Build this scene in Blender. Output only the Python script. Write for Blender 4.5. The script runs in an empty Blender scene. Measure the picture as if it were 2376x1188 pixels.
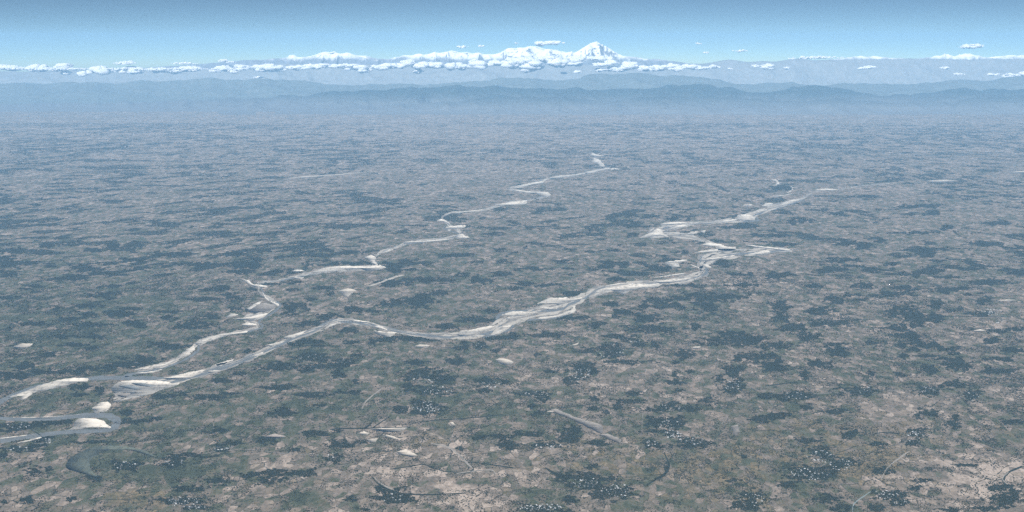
import bpy, math, random
import numpy as np
from mathutils import Vector, Matrix
from mathutils.geometry import tessellate_polygon

# ------------------------------------------------------------------ camera, world, sun
SC = bpy.context.scene
C = SC.collection
W, H, F = 2376.0, 1188.0, 2700.0            # photograph size and focal length in its pixels
ALT = 10000.0                               # flying height in metres
PITCH = math.atan((594 - 90) / F)           # eye level lies on row 90
cam_data = bpy.data.cameras.new('camera')
cam = bpy.data.objects.new('camera', cam_data); C.objects.link(cam)
cam_data.sensor_width = 36.0
cam_data.lens = 36.0 * F / W
cam_data.clip_start = 1.0
cam_data.clip_end = 900000.0
cam.location = (0, 0, ALT)
cam.rotation_euler = (math.pi / 2 - PITCH, 0, 0)
SC.camera = cam

SUN_EL, SUN_ROT = math.radians(37), math.radians(199)    # sun behind the viewer, a little to the left
world = bpy.data.worlds.new('World'); SC.world = world
world.use_nodes = True
wn, wl = world.node_tree.nodes, world.node_tree.links
wn.clear()
w_out = wn.new('ShaderNodeOutputWorld'); w_bg = wn.new('ShaderNodeBackground')
w_sky = wn.new('ShaderNodeTexSky'); w_sky.sky_type = 'NISHITA'; w_sky.sun_disc = False
w_sky.sun_elevation = SUN_EL; w_sky.sun_rotation = SUN_ROT
w_sky.altitude = 3500; w_sky.air_density = 1.0; w_sky.dust_density = 2.0; w_sky.ozone_density = 0.25
w_tc = wn.new('ShaderNodeTexCoord'); w_map = wn.new('ShaderNodeVectorMath'); w_map.operation = 'MULTIPLY_ADD'
w_map.inputs[1].default_value = (1, 1, 4.0); w_map.inputs[2].default_value = (0, 0, 0.08)   # seen from 10 km up the horizon lies lower and the pale band along it is thin
w_nrm = wn.new('ShaderNodeVectorMath'); w_nrm.operation = 'NORMALIZE'
wl.new(w_tc.outputs['Generated'], w_map.inputs[0]); wl.new(w_map.outputs[0], w_nrm.inputs[0])
wl.new(w_nrm.outputs[0], w_sky.inputs['Vector'])
w_tint = wn.new('ShaderNodeVectorMath'); w_tint.operation = 'MULTIPLY'; w_tint.inputs[1].default_value = (0.87, 1.035, 0.99)
wl.new(w_sky.outputs['Color'], w_tint.inputs[0]); wl.new(w_tint.outputs[0], w_bg.inputs['Color']); w_bg.inputs['Strength'].default_value = 0.044
wl.new(w_bg.outputs[0], w_out.inputs['Surface'])

sun_data = bpy.data.lights.new('sun', 'SUN'); sun_data.energy = 5.0; sun_data.angle = math.radians(0.5)
sun_data.color = (1.0, 0.955, 0.90)
sun = bpy.data.objects.new('sun', sun_data); C.objects.link(sun)
sd = Vector((math.sin(SUN_ROT) * math.cos(SUN_EL), math.cos(SUN_ROT) * math.cos(SUN_EL), math.sin(SUN_EL)))
sun.rotation_euler = sd.to_track_quat('Z', 'Y').to_euler()
sun.location = (0, -3000, 12000)

SC.view_settings.view_transform = 'Standard'
SC.view_settings.look = 'None'
SC.view_settings.exposure = 1.06
SC.view_settings.gamma = 1.0
SC.cycles.use_denoising = False
SC.cycles.volume_bounces = 2
SC.cycles.max_bounces = 6
SC.cycles.transparent_max_bounces = 64

HAZE_DENSITY, HAZE_COLOR = 1.0 / 225000.0, (0.345, 0.65, 1.0)
HAZE_END, HAZE_TOP = 212000.0, 10900.0

# ------------------------------------------------------------------ helpers
RC = np.array(Matrix.Rotation(math.pi / 2 - PITCH, 3, 'X'))

def rays(px, py):
    px = np.asarray(px, float); py = np.asarray(py, float)
    d = np.stack([px - W / 2, H / 2 - py, np.full_like(px, -F)], -1)
    return d @ RC.T

def ground_at(px, py, z=0.0):
    """points of the ground seen through photograph pixels"""
    d = rays(px, py)
    t = (z - ALT) / d[..., 2]
    p = d * t[..., None]
    p[..., 2] += ALT
    return p

def plane_at(px, py, dist):
    """points at a given distance ahead"""
    d = rays(px, py)
    p = d * (dist / d[..., 1])[..., None]
    p[..., 2] += ALT
    return p

def to_px(x, y, z=0.0):
    v = np.stack([x, y, np.broadcast_to(np.asarray(z, float) - ALT, np.shape(x))], -1) @ RC
    return W / 2 - F * v[..., 0] / v[..., 2], H / 2 + F * v[..., 1] / v[..., 2]

def mpp_at(p):
    """metres one photograph pixel covers (across), and the sine of the angle the ground is seen at"""
    r = np.sqrt(p[..., 0] ** 2 + p[..., 1] ** 2 + ALT ** 2)
    return r / F, ALT / r

def hash2(ix, iy, seed):
    n = (ix.astype(np.int64) * 374761393 + iy.astype(np.int64) * 668265263 + seed * 1442695041) & 0xffffffff
    n = ((n ^ (n >> 13)) * 1274126177) & 0xffffffff
    n = ((n ^ (n >> 16)) * 2246822519) & 0xffffffff
    return ((n ^ (n >> 15)) & 0xffffff) / float(0xffffff)

def vnoise(x, y, seed=0):
    ix, iy = np.floor(x), np.floor(y)
    fx, fy = x - ix, y - iy
    fx = fx * fx * (3 - 2 * fx); fy = fy * fy * (3 - 2 * fy)
    a = hash2(ix, iy, seed); b = hash2(ix + 1, iy, seed)
    c = hash2(ix, iy + 1, seed); d = hash2(ix + 1, iy + 1, seed)
    return (a * (1 - fx) + b * fx) * (1 - fy) + (c * (1 - fx) + d * fx) * fy

def fbm(x, y, seed=0, octaves=4, gain=0.5):
    s, a, n = 0.0, 1.0, 0.0
    for k in range(octaves):
        s = s + a * vnoise(x * 2 ** k + 17.3 * k, y * 2 ** k - 9.1 * k, seed + k); n += a; a *= gain
    return s / n

def ridged(x, y, seed=0, octaves=5):
    s, a, n, prev = 0.0, 1.0, 0.0, 1.0
    for k in range(octaves):
        r = (1 - np.abs(2 * vnoise(x * 2 ** k + 5.7 * k, y * 2 ** k + 3.1 * k, seed + k) - 1)) ** 2
        s = s + a * r * prev; prev = 0.35 + 0.65 * r; n += a; a *= 0.5
    return s / n

def mesh_obj(name, verts, faces_flat, loops_per_face, mat=None, smooth=False):
    """fast mesh: verts (N,3), flat vertex indices, loops per face (int or array)"""
    me = bpy.data.meshes.new(name)
    verts = np.ascontiguousarray(verts, np.float32); ff = np.ascontiguousarray(faces_flat, np.int32).ravel()
    if np.isscalar(loops_per_face):
        nf = len(ff) // loops_per_face; tot = np.full(nf, loops_per_face, np.int32)
    else:
        tot = np.asarray(loops_per_face, np.int32); nf = len(tot)
    me.vertices.add(len(verts)); me.vertices.foreach_set('co', verts.ravel())
    me.loops.add(len(ff)); me.loops.foreach_set('vertex_index', ff)
    me.polygons.add(nf)
    me.polygons.foreach_set('loop_start', np.concatenate([[0], np.cumsum(tot)[:-1]]).astype(np.int32))
    if smooth:
        me.polygons.foreach_set('use_smooth', np.ones(nf, bool))
    me.update(calc_edges=True)
    if mat: me.materials.append(mat)
    o = bpy.data.objects.new(name, me); C.objects.link(o)
    return o

def recentre(o):
    """move the origin of a mesh to the middle of its base"""
    me = o.data
    co = np.empty(len(me.vertices) * 3, np.float32); me.vertices.foreach_get('co', co); co = co.reshape(-1, 3)
    lo, hi = co.min(0), co.max(0)
    c = np.array([(lo[0] + hi[0]) / 2, (lo[1] + hi[1]) / 2, lo[2]])
    me.vertices.foreach_set('co', (co - c).astype(np.float32).ravel()); me.update()
    o.location = [float(v) for v in c]
    return o

def tag(o, label=None, category=None, group=None, kind=None):
    if label: o['label'] = label
    if category: o['category'] = category
    if group: o['group'] = group
    if kind: o['kind'] = kind
    return o

class Mat:
    def __init__(self, name, rough=0.95, spec=0.1):
        self.m = bpy.data.materials.new(name); self.m.use_nodes = True
        self.t = self.m.node_tree; self.n = self.t.nodes
        self.b = self.n['Principled BSDF']; self.out = self.n['Material Output']
        self.b.inputs['Roughness'].default_value = rough
        self.b.inputs['Specular IOR Level'].default_value = spec
        self.geo = self.n.new('ShaderNodeNewGeometry')
    def l(self, a, b): self.t.links.new(a, b)
    def put(self, v, sock):
        if hasattr(v, 'links'): self.l(v, sock)
        elif isinstance(v, (tuple, list)) and len(v) == 3 and sock.type == 'RGBA': sock.default_value = (*v, 1)
        else: sock.default_value = v
    def pos(self, scale, rot=0.0, off=(0, 0, 0)):
        k = self.n.new('ShaderNodeMapping'); k.inputs['Scale'].default_value = scale if isinstance(scale, tuple) else (scale,) * 3
        k.inputs['Rotation'].default_value = (0, 0, rot); k.inputs['Location'].default_value = off
        self.l(self.geo.outputs['Position'], k.inputs['Vector']); return k.outputs[0]
    def noise(self, vec, detail=3, rough=0.55, scale=1.0, dist=0.0):
        k = self.n.new('ShaderNodeTexNoise'); k.inputs['Scale'].default_value = scale
        k.inputs['Detail'].default_value = detail; k.inputs['Roughness'].default_value = rough
        k.inputs['Distortion'].default_value = dist
        self.l(vec, k.inputs['Vector']); return k.outputs['Fac']
    def voro(self, vec, feature='F1', rand=1.0, out='Color'):
        k = self.n.new('ShaderNodeTexVoronoi'); k.voronoi_dimensions = '2D'; k.feature = feature
        k.inputs['Scale'].default_value = 1.0; k.inputs['Randomness'].default_value = rand
        self.l(vec, k.inputs['Vector']); return k.outputs[out]
    def math(self, op, a, b=0.0, clamp=False):
        k = self.n.new('ShaderNodeMath'); k.operation = op; k.use_clamp = clamp
        self.put(a, k.inputs[0]); self.put(b, k.inputs[1]); return k.outputs[0]
    def step(self, v, lo, hi, a=0.0, b=1.0):
        k = self.n.new('ShaderNodeMapRange'); k.interpolation_type = 'SMOOTHSTEP'
        self.put(v, k.inputs[0]); k.inputs[1].default_value = lo; k.inputs[2].default_value = hi
        k.inputs[3].default_value = a; k.inputs[4].default_value = b; return k.outputs[0]
    def mix(self, f, a, b, mode='MIX'):
        k = self.n.new('ShaderNodeMix'); k.data_type = 'RGBA'; k.blend_type = mode
        self.put(f, k.inputs[0]); self.put(a, k.inputs[6]); self.put(b, k.inputs[7]); return k.outputs[2]
    def ramp(self, f, stops, const=False):
        k = self.n.new('ShaderNodeValToRGB'); e = k.color_ramp.elements
        if const: k.color_ramp.interpolation = 'CONSTANT'
        while len(e) < len(stops): e.new(0.5)
        for q, (p, c) in zip(e, stops): q.position = p; q.color = (*c, 1)
        self.put(f, k.inputs[0]); return k.outputs[0]
    def attr(self, name):
        k = self.n.new('ShaderNodeAttribute'); k.attribute_name = name; return k.outputs['Fac']
    def sepx(self, c):
        k = self.n.new('ShaderNodeSeparateColor'); self.l(c, k.inputs[0]); return k.outputs
    def warp(self, vec, amount, scale):
        n = self.n.new('ShaderNodeTexNoise'); n.inputs['Scale'].default_value = scale; n.inputs['Detail'].default_value = 2
        self.l(vec, n.inputs['Vector'])
        s = self.n.new('ShaderNodeVectorMath'); s.operation = 'SUBTRACT'; self.l(n.outputs['Color'], s.inputs[0]); s.inputs[1].default_value = (.5, .5, .5)
        m = self.n.new('ShaderNodeVectorMath'); m.operation = 'MULTIPLY_ADD'; self.l(s.outputs[0], m.inputs[0])
        m.inputs[1].default_value = (amount,) * 3; self.l(vec, m.inputs[2]); return m.outputs[0]
    def color(self, c): self.put(c, self.b.inputs['Base Color']); return self.m

# ------------------------------------------------------------------ materials
def ground_material():
    M = Mat('farmland')
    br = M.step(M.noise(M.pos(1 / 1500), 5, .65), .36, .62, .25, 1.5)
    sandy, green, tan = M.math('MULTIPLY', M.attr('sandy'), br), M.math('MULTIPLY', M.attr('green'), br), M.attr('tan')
    r1 = M.sepx(M.voro(M.warp(M.pos((1 / 60, 1 / 105, 1), 0.35), 0.6, 0.7)))
    v2 = M.warp(M.pos((1 / 185, 1 / 320, 1), -0.3), 0.6, 0.7); r2 = M.sepx(M.voro(v2))
    v3 = M.warp(M.pos((1 / 1100, 1 / 1500, 1), 0.15), 0.6, 0.8)
    big = M.noise(M.pos(1 / 4200), 5, 0.62)
    mid = M.noise(M.pos((1 / 560, 1 / 760, 1), .3), 7, 0.68, dist=.8)
    fine = M.noise(M.pos(1 / 45), 4, 0.75)
    def add(t, v, k): return M.math('ADD', t, M.math('MULTIPLY', M.math('SUBTRACT', v, .5), k))
    # what grows on a plot: from dark green crops through grey stubble to bare pale soil
    t = add(add(add(mid, r2[0], .34), r1[0], .08), big, .34)
    t = M.math('ADD', t, M.math('MULTIPLY', sandy, .23)); t = M.math('SUBTRACT', t, M.math('MULTIPLY', green, .17))  # besides soil and crops, these terms carry painted far haze and vignette
    col = M.ramp(t, [(.22, (.044, .054, .034)), (.33, (.062, .072, .044)), (.41, (.088, .090, .062)), (.48, (.116, .104, .082)), (.56, (.150, .129, .107)), (.66, (.208, .174, .144)), (.79, (.33, .28, .238))])
    olive = M.ramp(r1[2], [(0, (.075, .070, .042)), (.5, (.125, .104, .062)), (1, (.19, .15, .095))])
    o = add(add(M.math('MULTIPLY', tan, .36), r2[2], .45), mid, .5)
    col = M.mix(M.math('MULTIPLY', M.step(o, .10, .42), .85), col, olive)
    # field banks and ditches
    e1 = M.voro(v2, 'DISTANCE_TO_EDGE', out='Distance')
    col = M.mix(M.math('MULTIPLY', M.step(e1, .02, .07, 1, 0), M.step(mid, .46, .62)), col, (.030, .034, .027))
    e3 = M.voro(v3, 'DISTANCE_TO_EDGE', out='Distance')
    col = M.mix(M.math('MULTIPLY', M.step(e3, .006, .018, .6, 0), M.step(M.noise(M.pos(1 / 2600), 2), .50, .62)), col, (.18, .16, .145))
    col = M.mix(1.0, col, M.ramp(fine, [(.25, (.64, .63, .62)), (.75, (1.16, 1.135, 1.115))]), 'MULTIPLY')
    col = M.mix(1.0, col, M.ramp(r1[1], [(0, (.86, .85, .84)), (1, (1.14, 1.13, 1.12))]), 'MULTIPLY')
    return M.color(col)

def water_material(name, c, rough=0.35):
    M = Mat(name, rough, 0.06)
    n = M.noise(M.pos(1 / 260), 4, 0.6)
    return M.color(M.mix(M.step(n, .35, .7), c, tuple(min(1, v * 1.35) for v in c)))

def sand_material(name, wet, dry, lo=.38, hi=.5, sc=1.0):
    M = Mat(name)
    n = M.noise(M.warp(M.pos((1 / 260 / sc, 1 / 520 / sc, 1), -.5), .7, 1.0), 6, 0.7)
    f = M.noise(M.pos(1 / 60), 3, 0.6)
    c = M.mix(M.step(n, lo - .07, hi), wet, dry)
    return M.color(M.mix(1.0, c, M.ramp(f, [(.25, (.88, .88, .88)), (.75, (1.1, 1.1, 1.1))]), 'MULTIPLY'))

def tree_material(name, c0, c1, c2):
    M = Mat(name, 0.9, 0.15)
    n = M.noise(M.pos(1 / 14), 4, 0.7)
    c = M.ramp(M.geo.outputs['Random Per Island'], [(0, c0), (.55, c1), (1, c2)])
    return M.color(M.mix(1.0, c, M.ramp(n, [(.3, (.6, .6, .6)), (.75, (1.35, 1.35, 1.35))]), 'MULTIPLY'))

def roof_material(name, c, rough, spec):
    M = Mat(name, rough, spec)
    oi = M.n.new('ShaderNodeObjectInfo')
    r = M.math('FRACT', M.math('ADD', oi.outputs['Random'], M.geo.outputs['Random Per Island']))
    return M.color(M.mix(r, tuple(v * .35 for v in c), c))

def mountain_material(name, snow_lo, snow_hi, forest, rock, foot=None):
    M = Mat(name, 0.9, 0.1)
    z = M.n.new('ShaderNodeSeparateXYZ'); M.l(M.geo.outputs['Position'], z.inputs[0])
    nz = M.n.new('ShaderNodeSeparateXYZ'); M.l(M.geo.outputs['Normal'], nz.inputs[0])
    n = M.noise(M.pos(1 / 2600), 6, .65)
    n2 = M.noise(M.pos(1 / 900), 5, .7)
    base = M.mix(M.step(n2, .4, .65), forest, rock)
    if foot: base = M.mix(M.step(M.math('ADD', z.outputs[2], M.math('MULTIPLY', n, 900.0)), 450, 2900), foot, base)  # low slopes paled by height: a low haze layer painted into the colour
    if snow_lo is None: return M.color(base)
    h = M.math('ADD', z.outputs[2], M.math('MULTIPLY', M.math('SUBTRACT', n, .5), 2600.0))
    f = M.math('MULTIPLY', M.step(h, snow_lo, snow_hi), M.step(M.math('ADD', nz.outputs[2], M.math('MULTIPLY', n2, .7)), .70, .90))
    return M.color(M.mix(f, base, (.60, .61, .62)))

def cloud_material():
    M = Mat('cloud_vapour', 1.0, 0.0)
    M.put((.9, .9, .9), M.b.inputs['Base Color'])
    tl = M.n.new('ShaderNodeBsdfTranslucent'); tl.inputs[0].default_value = (.9, .9, .9, 1)
    m1 = M.n.new('ShaderNodeMixShader'); m1.inputs[0].default_value = .5; M.l(M.b.outputs[0], m1.inputs[1]); M.l(tl.outputs[0], m1.inputs[2])
    tr = M.n.new('ShaderNodeBsdfTransparent'); m2 = M.n.new('ShaderNodeMixShader')
    M.l(M.step(M.noise(M.pos((1 / 420, 1 / 420, 1 / 300)), 5, .7), .52, .70, 0, .85), m2.inputs[0])
    M.l(m1.outputs[0], m2.inputs[1]); M.l(tr.outputs[0], m2.inputs[2]); M.l(m2.outputs[0], M.out.inputs['Surface'])
    return M.m

m_ground = ground_material()
m_water = water_material('river_water', (.098, .105, .107), .55)
m_lake = sand_material('weedy_lake', (.036, .046, .042), (.072, .080, .062), .40, .62, .5)
m_stream = tree_material('stream_reeds', (.010, .014, .010), (.014, .020, .014), (.022, .028, .020))
m_canal = water_material('canal_water', (.15, .18, .18), .6)
m_sand = sand_material('dry_river_sand', (.17, .158, .14), (.42, .385, .335), .40, .52, .5)
m_silt = sand_material('damp_silt', (.085, .085, .078), (.22, .20, .175), .40, .66)
m_silt_pale = sand_material('pale_silt', (.092, .090, .083), (.215, .196, .172), .38, .60)
m_bank = sand_material('bank_sand', (.13, .122, .108), (.34, .31, .268), .36, .52, .6)
m_patch = sand_material('bare_pale_field', (.15, .138, .12), (.33, .295, .25), .34, .5, .3)
m_pink = sand_material('pinkish_plot', (.12, .105, .094), (.205, .178, .158), .36, .54, .3)
m_fallow = sand_material('fallow_strip', (.105, .098, .088), (.18, .162, .144), .38, .60, .4)
m_track = sand_material('dirt_track', (.13, .12, .105), (.22, .20, .175))
m_tree = tree_material('grove_foliage', (.004, .007, .005), (.009, .014, .009), (.018, .026, .014))
m_tree_l = tree_material('bush_foliage', (.006, .010, .007), (.012, .018, .011), (.022, .030, .017))
m_roof = roof_material('tin_roof', (.37, .385, .40), .7, .2)
m_wall = roof_material('lime_wall', (.30, .28, .26), .9, .1)
m_cloud = cloud_material()

# ------------------------------------------------------------------ ground
def build_ground():
    ys = np.concatenate([np.linspace(-14000, 20000, 12)[:-1], 20000 * (211000 / 20000) ** np.linspace(0, 1, 420)])
    u = np.linspace(-1, 1, 300)
    half = 14000 + np.maximum(ys, 0) * 0.56
    X = u[None, :] * half[:, None]; Y = np.repeat(ys[:, None], len(u), 1)
    px, py = to_px(X.ravel(), np.maximum(Y.ravel(), 15000.0))
    # district by district: which land is sandy, green or tan; broad zones paint in haze and vignette (middle and size of each district as the photograph shows it)
    zones = {'sandy': [(1188, 285, 2400, 75, .55), (1188, 400, 2400, 110, .28), (1010, 1110, 190, 75, 1), (1120, 1165, 110, 40, .8), (2230, 1120, 150, 62, 1.1), (2350, 1080, 80, 40, .9), (640, 1070, 90, 40, .65),  # first two bands paint the paleness of far haze into the soil
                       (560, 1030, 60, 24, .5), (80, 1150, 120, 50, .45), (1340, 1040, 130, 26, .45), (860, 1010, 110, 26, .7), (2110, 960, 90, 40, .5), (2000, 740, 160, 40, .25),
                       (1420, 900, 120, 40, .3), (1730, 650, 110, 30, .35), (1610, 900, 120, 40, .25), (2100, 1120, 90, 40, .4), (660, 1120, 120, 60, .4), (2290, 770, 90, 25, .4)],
             'green': [(1188, 1150, 1500, 150, .20), (250, 900, 600, 200, .32), (690, 1165, 60, 34, 1.4), (470, 1020, 200, 60, .75), (370, 1085, 160, 36, .9), (60, 940, 130, 26, .8), (820, 900, 200, 60, .4), (1200, 985, 140, 40, .6),  # first two broad zones also paint vignette darkening into the green
                       (150, 780, 260, 60, .75), (60, 640, 200, 80, .35), (300, 690, 160, 40, .6), (1000, 720, 130, 34, .5), (960, 600, 120, 40, .35), (760, 830, 160, 30, .55),  # first zone paints the vignette-dark left side as green land
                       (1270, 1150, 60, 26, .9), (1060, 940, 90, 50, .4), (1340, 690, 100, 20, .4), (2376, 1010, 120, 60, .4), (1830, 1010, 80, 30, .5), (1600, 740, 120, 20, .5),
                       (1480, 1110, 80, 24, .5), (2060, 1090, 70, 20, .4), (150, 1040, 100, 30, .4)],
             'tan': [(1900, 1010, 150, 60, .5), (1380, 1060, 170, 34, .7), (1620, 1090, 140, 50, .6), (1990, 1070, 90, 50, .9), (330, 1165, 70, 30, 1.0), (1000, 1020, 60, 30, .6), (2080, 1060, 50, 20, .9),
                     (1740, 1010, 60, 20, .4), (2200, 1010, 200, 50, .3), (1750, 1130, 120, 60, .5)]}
    V = np.stack([X.ravel(), Y.ravel(), np.zeros(X.size)], -1)
    r, c = X.shape
    i = (np.arange(r - 1)[:, None] * c + np.arange(c - 1)[None, :]).ravel()
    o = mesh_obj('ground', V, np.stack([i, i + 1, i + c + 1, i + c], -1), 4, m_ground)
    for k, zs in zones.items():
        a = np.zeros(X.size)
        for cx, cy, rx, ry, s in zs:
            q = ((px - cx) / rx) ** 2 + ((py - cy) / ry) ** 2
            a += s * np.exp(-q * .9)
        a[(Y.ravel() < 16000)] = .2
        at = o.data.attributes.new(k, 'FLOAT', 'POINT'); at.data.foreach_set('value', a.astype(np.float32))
    tag(o, kind='structure')
    return o
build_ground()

# ------------------------------------------------------------------ rivers, sandbars, patches: outlines laid on the ground
def catmull(P, closed, n=6):
    P = np.asarray(P, float); N = len(P); out = []
    rng = range(N) if closed else range(N - 1)
    t = np.linspace(0, 1, n, endpoint=False)[:, None]
    for i in rng:
        if closed: p0, p1, p2, p3 = P[i - 1], P[i], P[(i + 1) % N], P[(i + 2) % N]
        else: p0, p1, p2, p3 = P[max(i - 1, 0)], P[i], P[i + 1], P[min(i + 2, N - 1)]
        out.append(.5 * ((2 * p1) + (p2 - p0) * t + (2 * p0 - 5 * p1 + 4 * p2 - p3) * t ** 2 + (3 * p1 - p0 - 3 * p2 + p3) * t ** 3))
    if not closed: out.append(P[-1:])
    return np.concatenate(out)

MASK = np.zeros((596, 1190), bool)     # half-size raster of the wet and sandy ground, so that no tree stands in a river
def mask_poly(P, grow=0.0):
    P = np.asarray(P) / 2
    x0, x1 = int(max(0, P[:, 0].min() - 2)), int(min(1189, P[:, 0].max() + 2)); y0, y1 = int(max(0, P[:, 1].min() - 2)), int(min(595, P[:, 1].max() + 2))
    if x1 <= x0 or y1 <= y0: return
    gx, gy = np.meshgrid(np.arange(x0, x1 + 1) + .5, np.arange(y0, y1 + 1) + .5)
    ins = np.zeros(gx.shape, bool); j = len(P) - 1
    for i in range(len(P)):
        a, b = P[i], P[j]
        cond = (a[1] > gy) != (b[1] > gy)
        with np.errstate(divide='ignore', invalid='ignore'):
            xx = (b[0] - a[0]) * (gy - a[1]) / (b[1] - a[1] if b[1] != a[1] else 1e-9) + a[0]
        ins ^= cond & (gx < xx); j = i
    MASK[y0:y1 + 1, x0:x1 + 1] |= ins

def wobble(P, amp, seed):
    d = np.r_[0, np.cumsum(np.hypot(*(np.diff(P, axis=0) * [1, 1.8]).T))]; s = d / 3.6
    n = lambda k: fbm(s, s * 0 + k * 7.7 + seed, seed + k, 3, .7) - .5
    return P + np.stack([n(1) * 2.2, n(4)], -1) * 2.2 * amp

def straight(P, n=6):
    P = np.asarray(P, float); t = np.linspace(0, 1, n, endpoint=False)[:, None]
    return np.concatenate([P[i] * (1 - t) + P[(i + 1) % len(P)] * t for i in range(len(P))])

def sheet(name, outline, z, mat, amp=1.0, seed=1, n=6, mask=True, sharp=.4):
    P = wobble(catmull(outline, True, n) * (1 - sharp) + straight(outline, n) * sharp, amp, seed)
    if mask: mask_poly(P)
    G = ground_at(P[:, 0], P[:, 1], z)
    tri = tessellate_polygon([[Vector((p[0], p[1], 0)) for p in P]])
    o = mesh_obj(name, G, np.array(tri, np.int32).ravel(), 3, mat)
    me = o.data                                                     # a thickness: the bank falls to the ground round the edge
    N = len(G); low = G.copy(); low[:, 2] = -0.3
    V = np.concatenate([G, low]); i = np.arange(N); j = (i + 1) % N
    tot = np.concatenate([np.full(len(tri), 3), np.full(N, 4)])
    ff = np.concatenate([np.array(tri, np.int32).ravel(), np.stack([i, j, j + N, i + N], -1).ravel()])
    bpy.data.objects.remove(o); bpy.data.meshes.remove(me)
    return recentre(mesh_obj(name, V, ff, tot, mat))

def ribbon(name, pts, z, mat, amp=.5, seed=3, n=7, mask=True, wvar=.5):
    """pts: (x, y, thickness) in photograph pixels; a band on the ground"""
    P = catmull(pts, False, n)
    w = P[:, 2] * (1 - wvar / 2 + wvar * vnoise(np.arange(len(P)) * .45, np.arange(len(P)) * 0 + seed, seed))
    w = np.maximum(w, .08); c = wobble(P[:, :2], amp, seed)
    t = np.gradient(c, axis=0); t /= np.linalg.norm(t, axis=1, keepdims=True) + 1e-9
    nn = np.stack([-t[:, 1], t[:, 0]], -1)
    A, B = c + nn * w[:, None] / 2, c - nn * w[:, None] / 2
    if mask: mask_poly(np.concatenate([A, B[::-1]]))
    G = np.concatenate([ground_at(A[:, 0], A[:, 1], z), ground_at(B[:, 0], B[:, 1], z)])
    N = len(c); i = np.arange(N - 1)
    return recentre(mesh_obj(name, G, np.stack([i, i + 1, i + 1 + N, i + N], -1), 4, mat))

# wide floodplain of damp silt along the three channels
silt_bands = [
 [(1839, 581, 5), (1790, 580, 10), (1720, 588, 16), (1660, 596, 20), (1630, 612, 26), (1632, 632, 16), (1590, 648, 14), (1530, 656, 12), (1450, 664, 16), (1390, 674, 14), (1345, 694, 18), (1300, 712, 26),
  (1235, 727, 18), (1175, 745, 26), (1130, 768, 20), (1060, 779, 14), (980, 777, 9), (900, 764, 11), (840, 750, 13), (790, 745, 12), (740, 763, 13), (680, 785, 12), (610, 816, 13), (540, 845, 13), (460, 868, 15),
  (400, 884, 18), (320, 902, 26), (262, 915, 22)],
 [(1439, 392, 2), (1400, 392, 4), (1330, 407, 3.5), (1278, 413, 3.5), (1230, 427, 3), (1180, 438, 4), (1235, 446, 4), (1274, 451, 6), (1240, 462, 3), (1180, 471, 5), (1110, 489, 3), (1045, 494, 3.5), (1025, 506, 4),
  (1045, 524, 8), (1070, 542, 6), (1030, 554, 5), (960, 560, 5), (905, 578, 5), (868, 594, 7), (868, 612, 11), (860, 622, 11), (790, 625, 9), (720, 634, 6), (680, 642, 4), (640, 652, 4), (600, 657, 5), (605, 680, 5), (640, 703, 7),
  (610, 728, 12), (570, 740, 12), (600, 757, 6), (540, 772, 5), (480, 786, 8), (455, 800, 9), (430, 824, 9), (380, 846, 9), (320, 858, 8)],
 [(2080, 424, 1.5), (2000, 431, 2), (1948, 440, 2), (1900, 442, 3), (1850, 464, 6), (1790, 482, 11), (1730, 505, 14), (1670, 514, 7), (1600, 520, 9), (1540, 528, 15), (1510, 543, 12), (1580, 546, 12), (1625, 556, 6), (1655, 567, 8)],
 [(1466, 330, 1.6), (1448, 342, 2), (1402, 351, 2), (1384, 362, 5), (1392, 378, 5), (1402, 391, 4)]]
for k, b in enumerate(silt_bands):
    o = ribbon('floodplain', b, 0.6, m_silt_pale, 2.4, 40 + k, 9, wvar=1.5); tag(o, kind='structure')

rb = np.random.default_rng(8)
for k, b in enumerate(silt_bands[:3]):
    for side in (-1, 1, -.25):
        off = [(x + rb.uniform(-1, 1), y + side * w * .42, w * (.08 if k == 0 and x < 1040 else .18)) for x, y, w in b]
        tag(ribbon('sandbank', off, 1.6, m_bank, 1.6, 480 + k * 7 + int(side * 3), 9, wvar=3.4), kind='structure')

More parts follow.
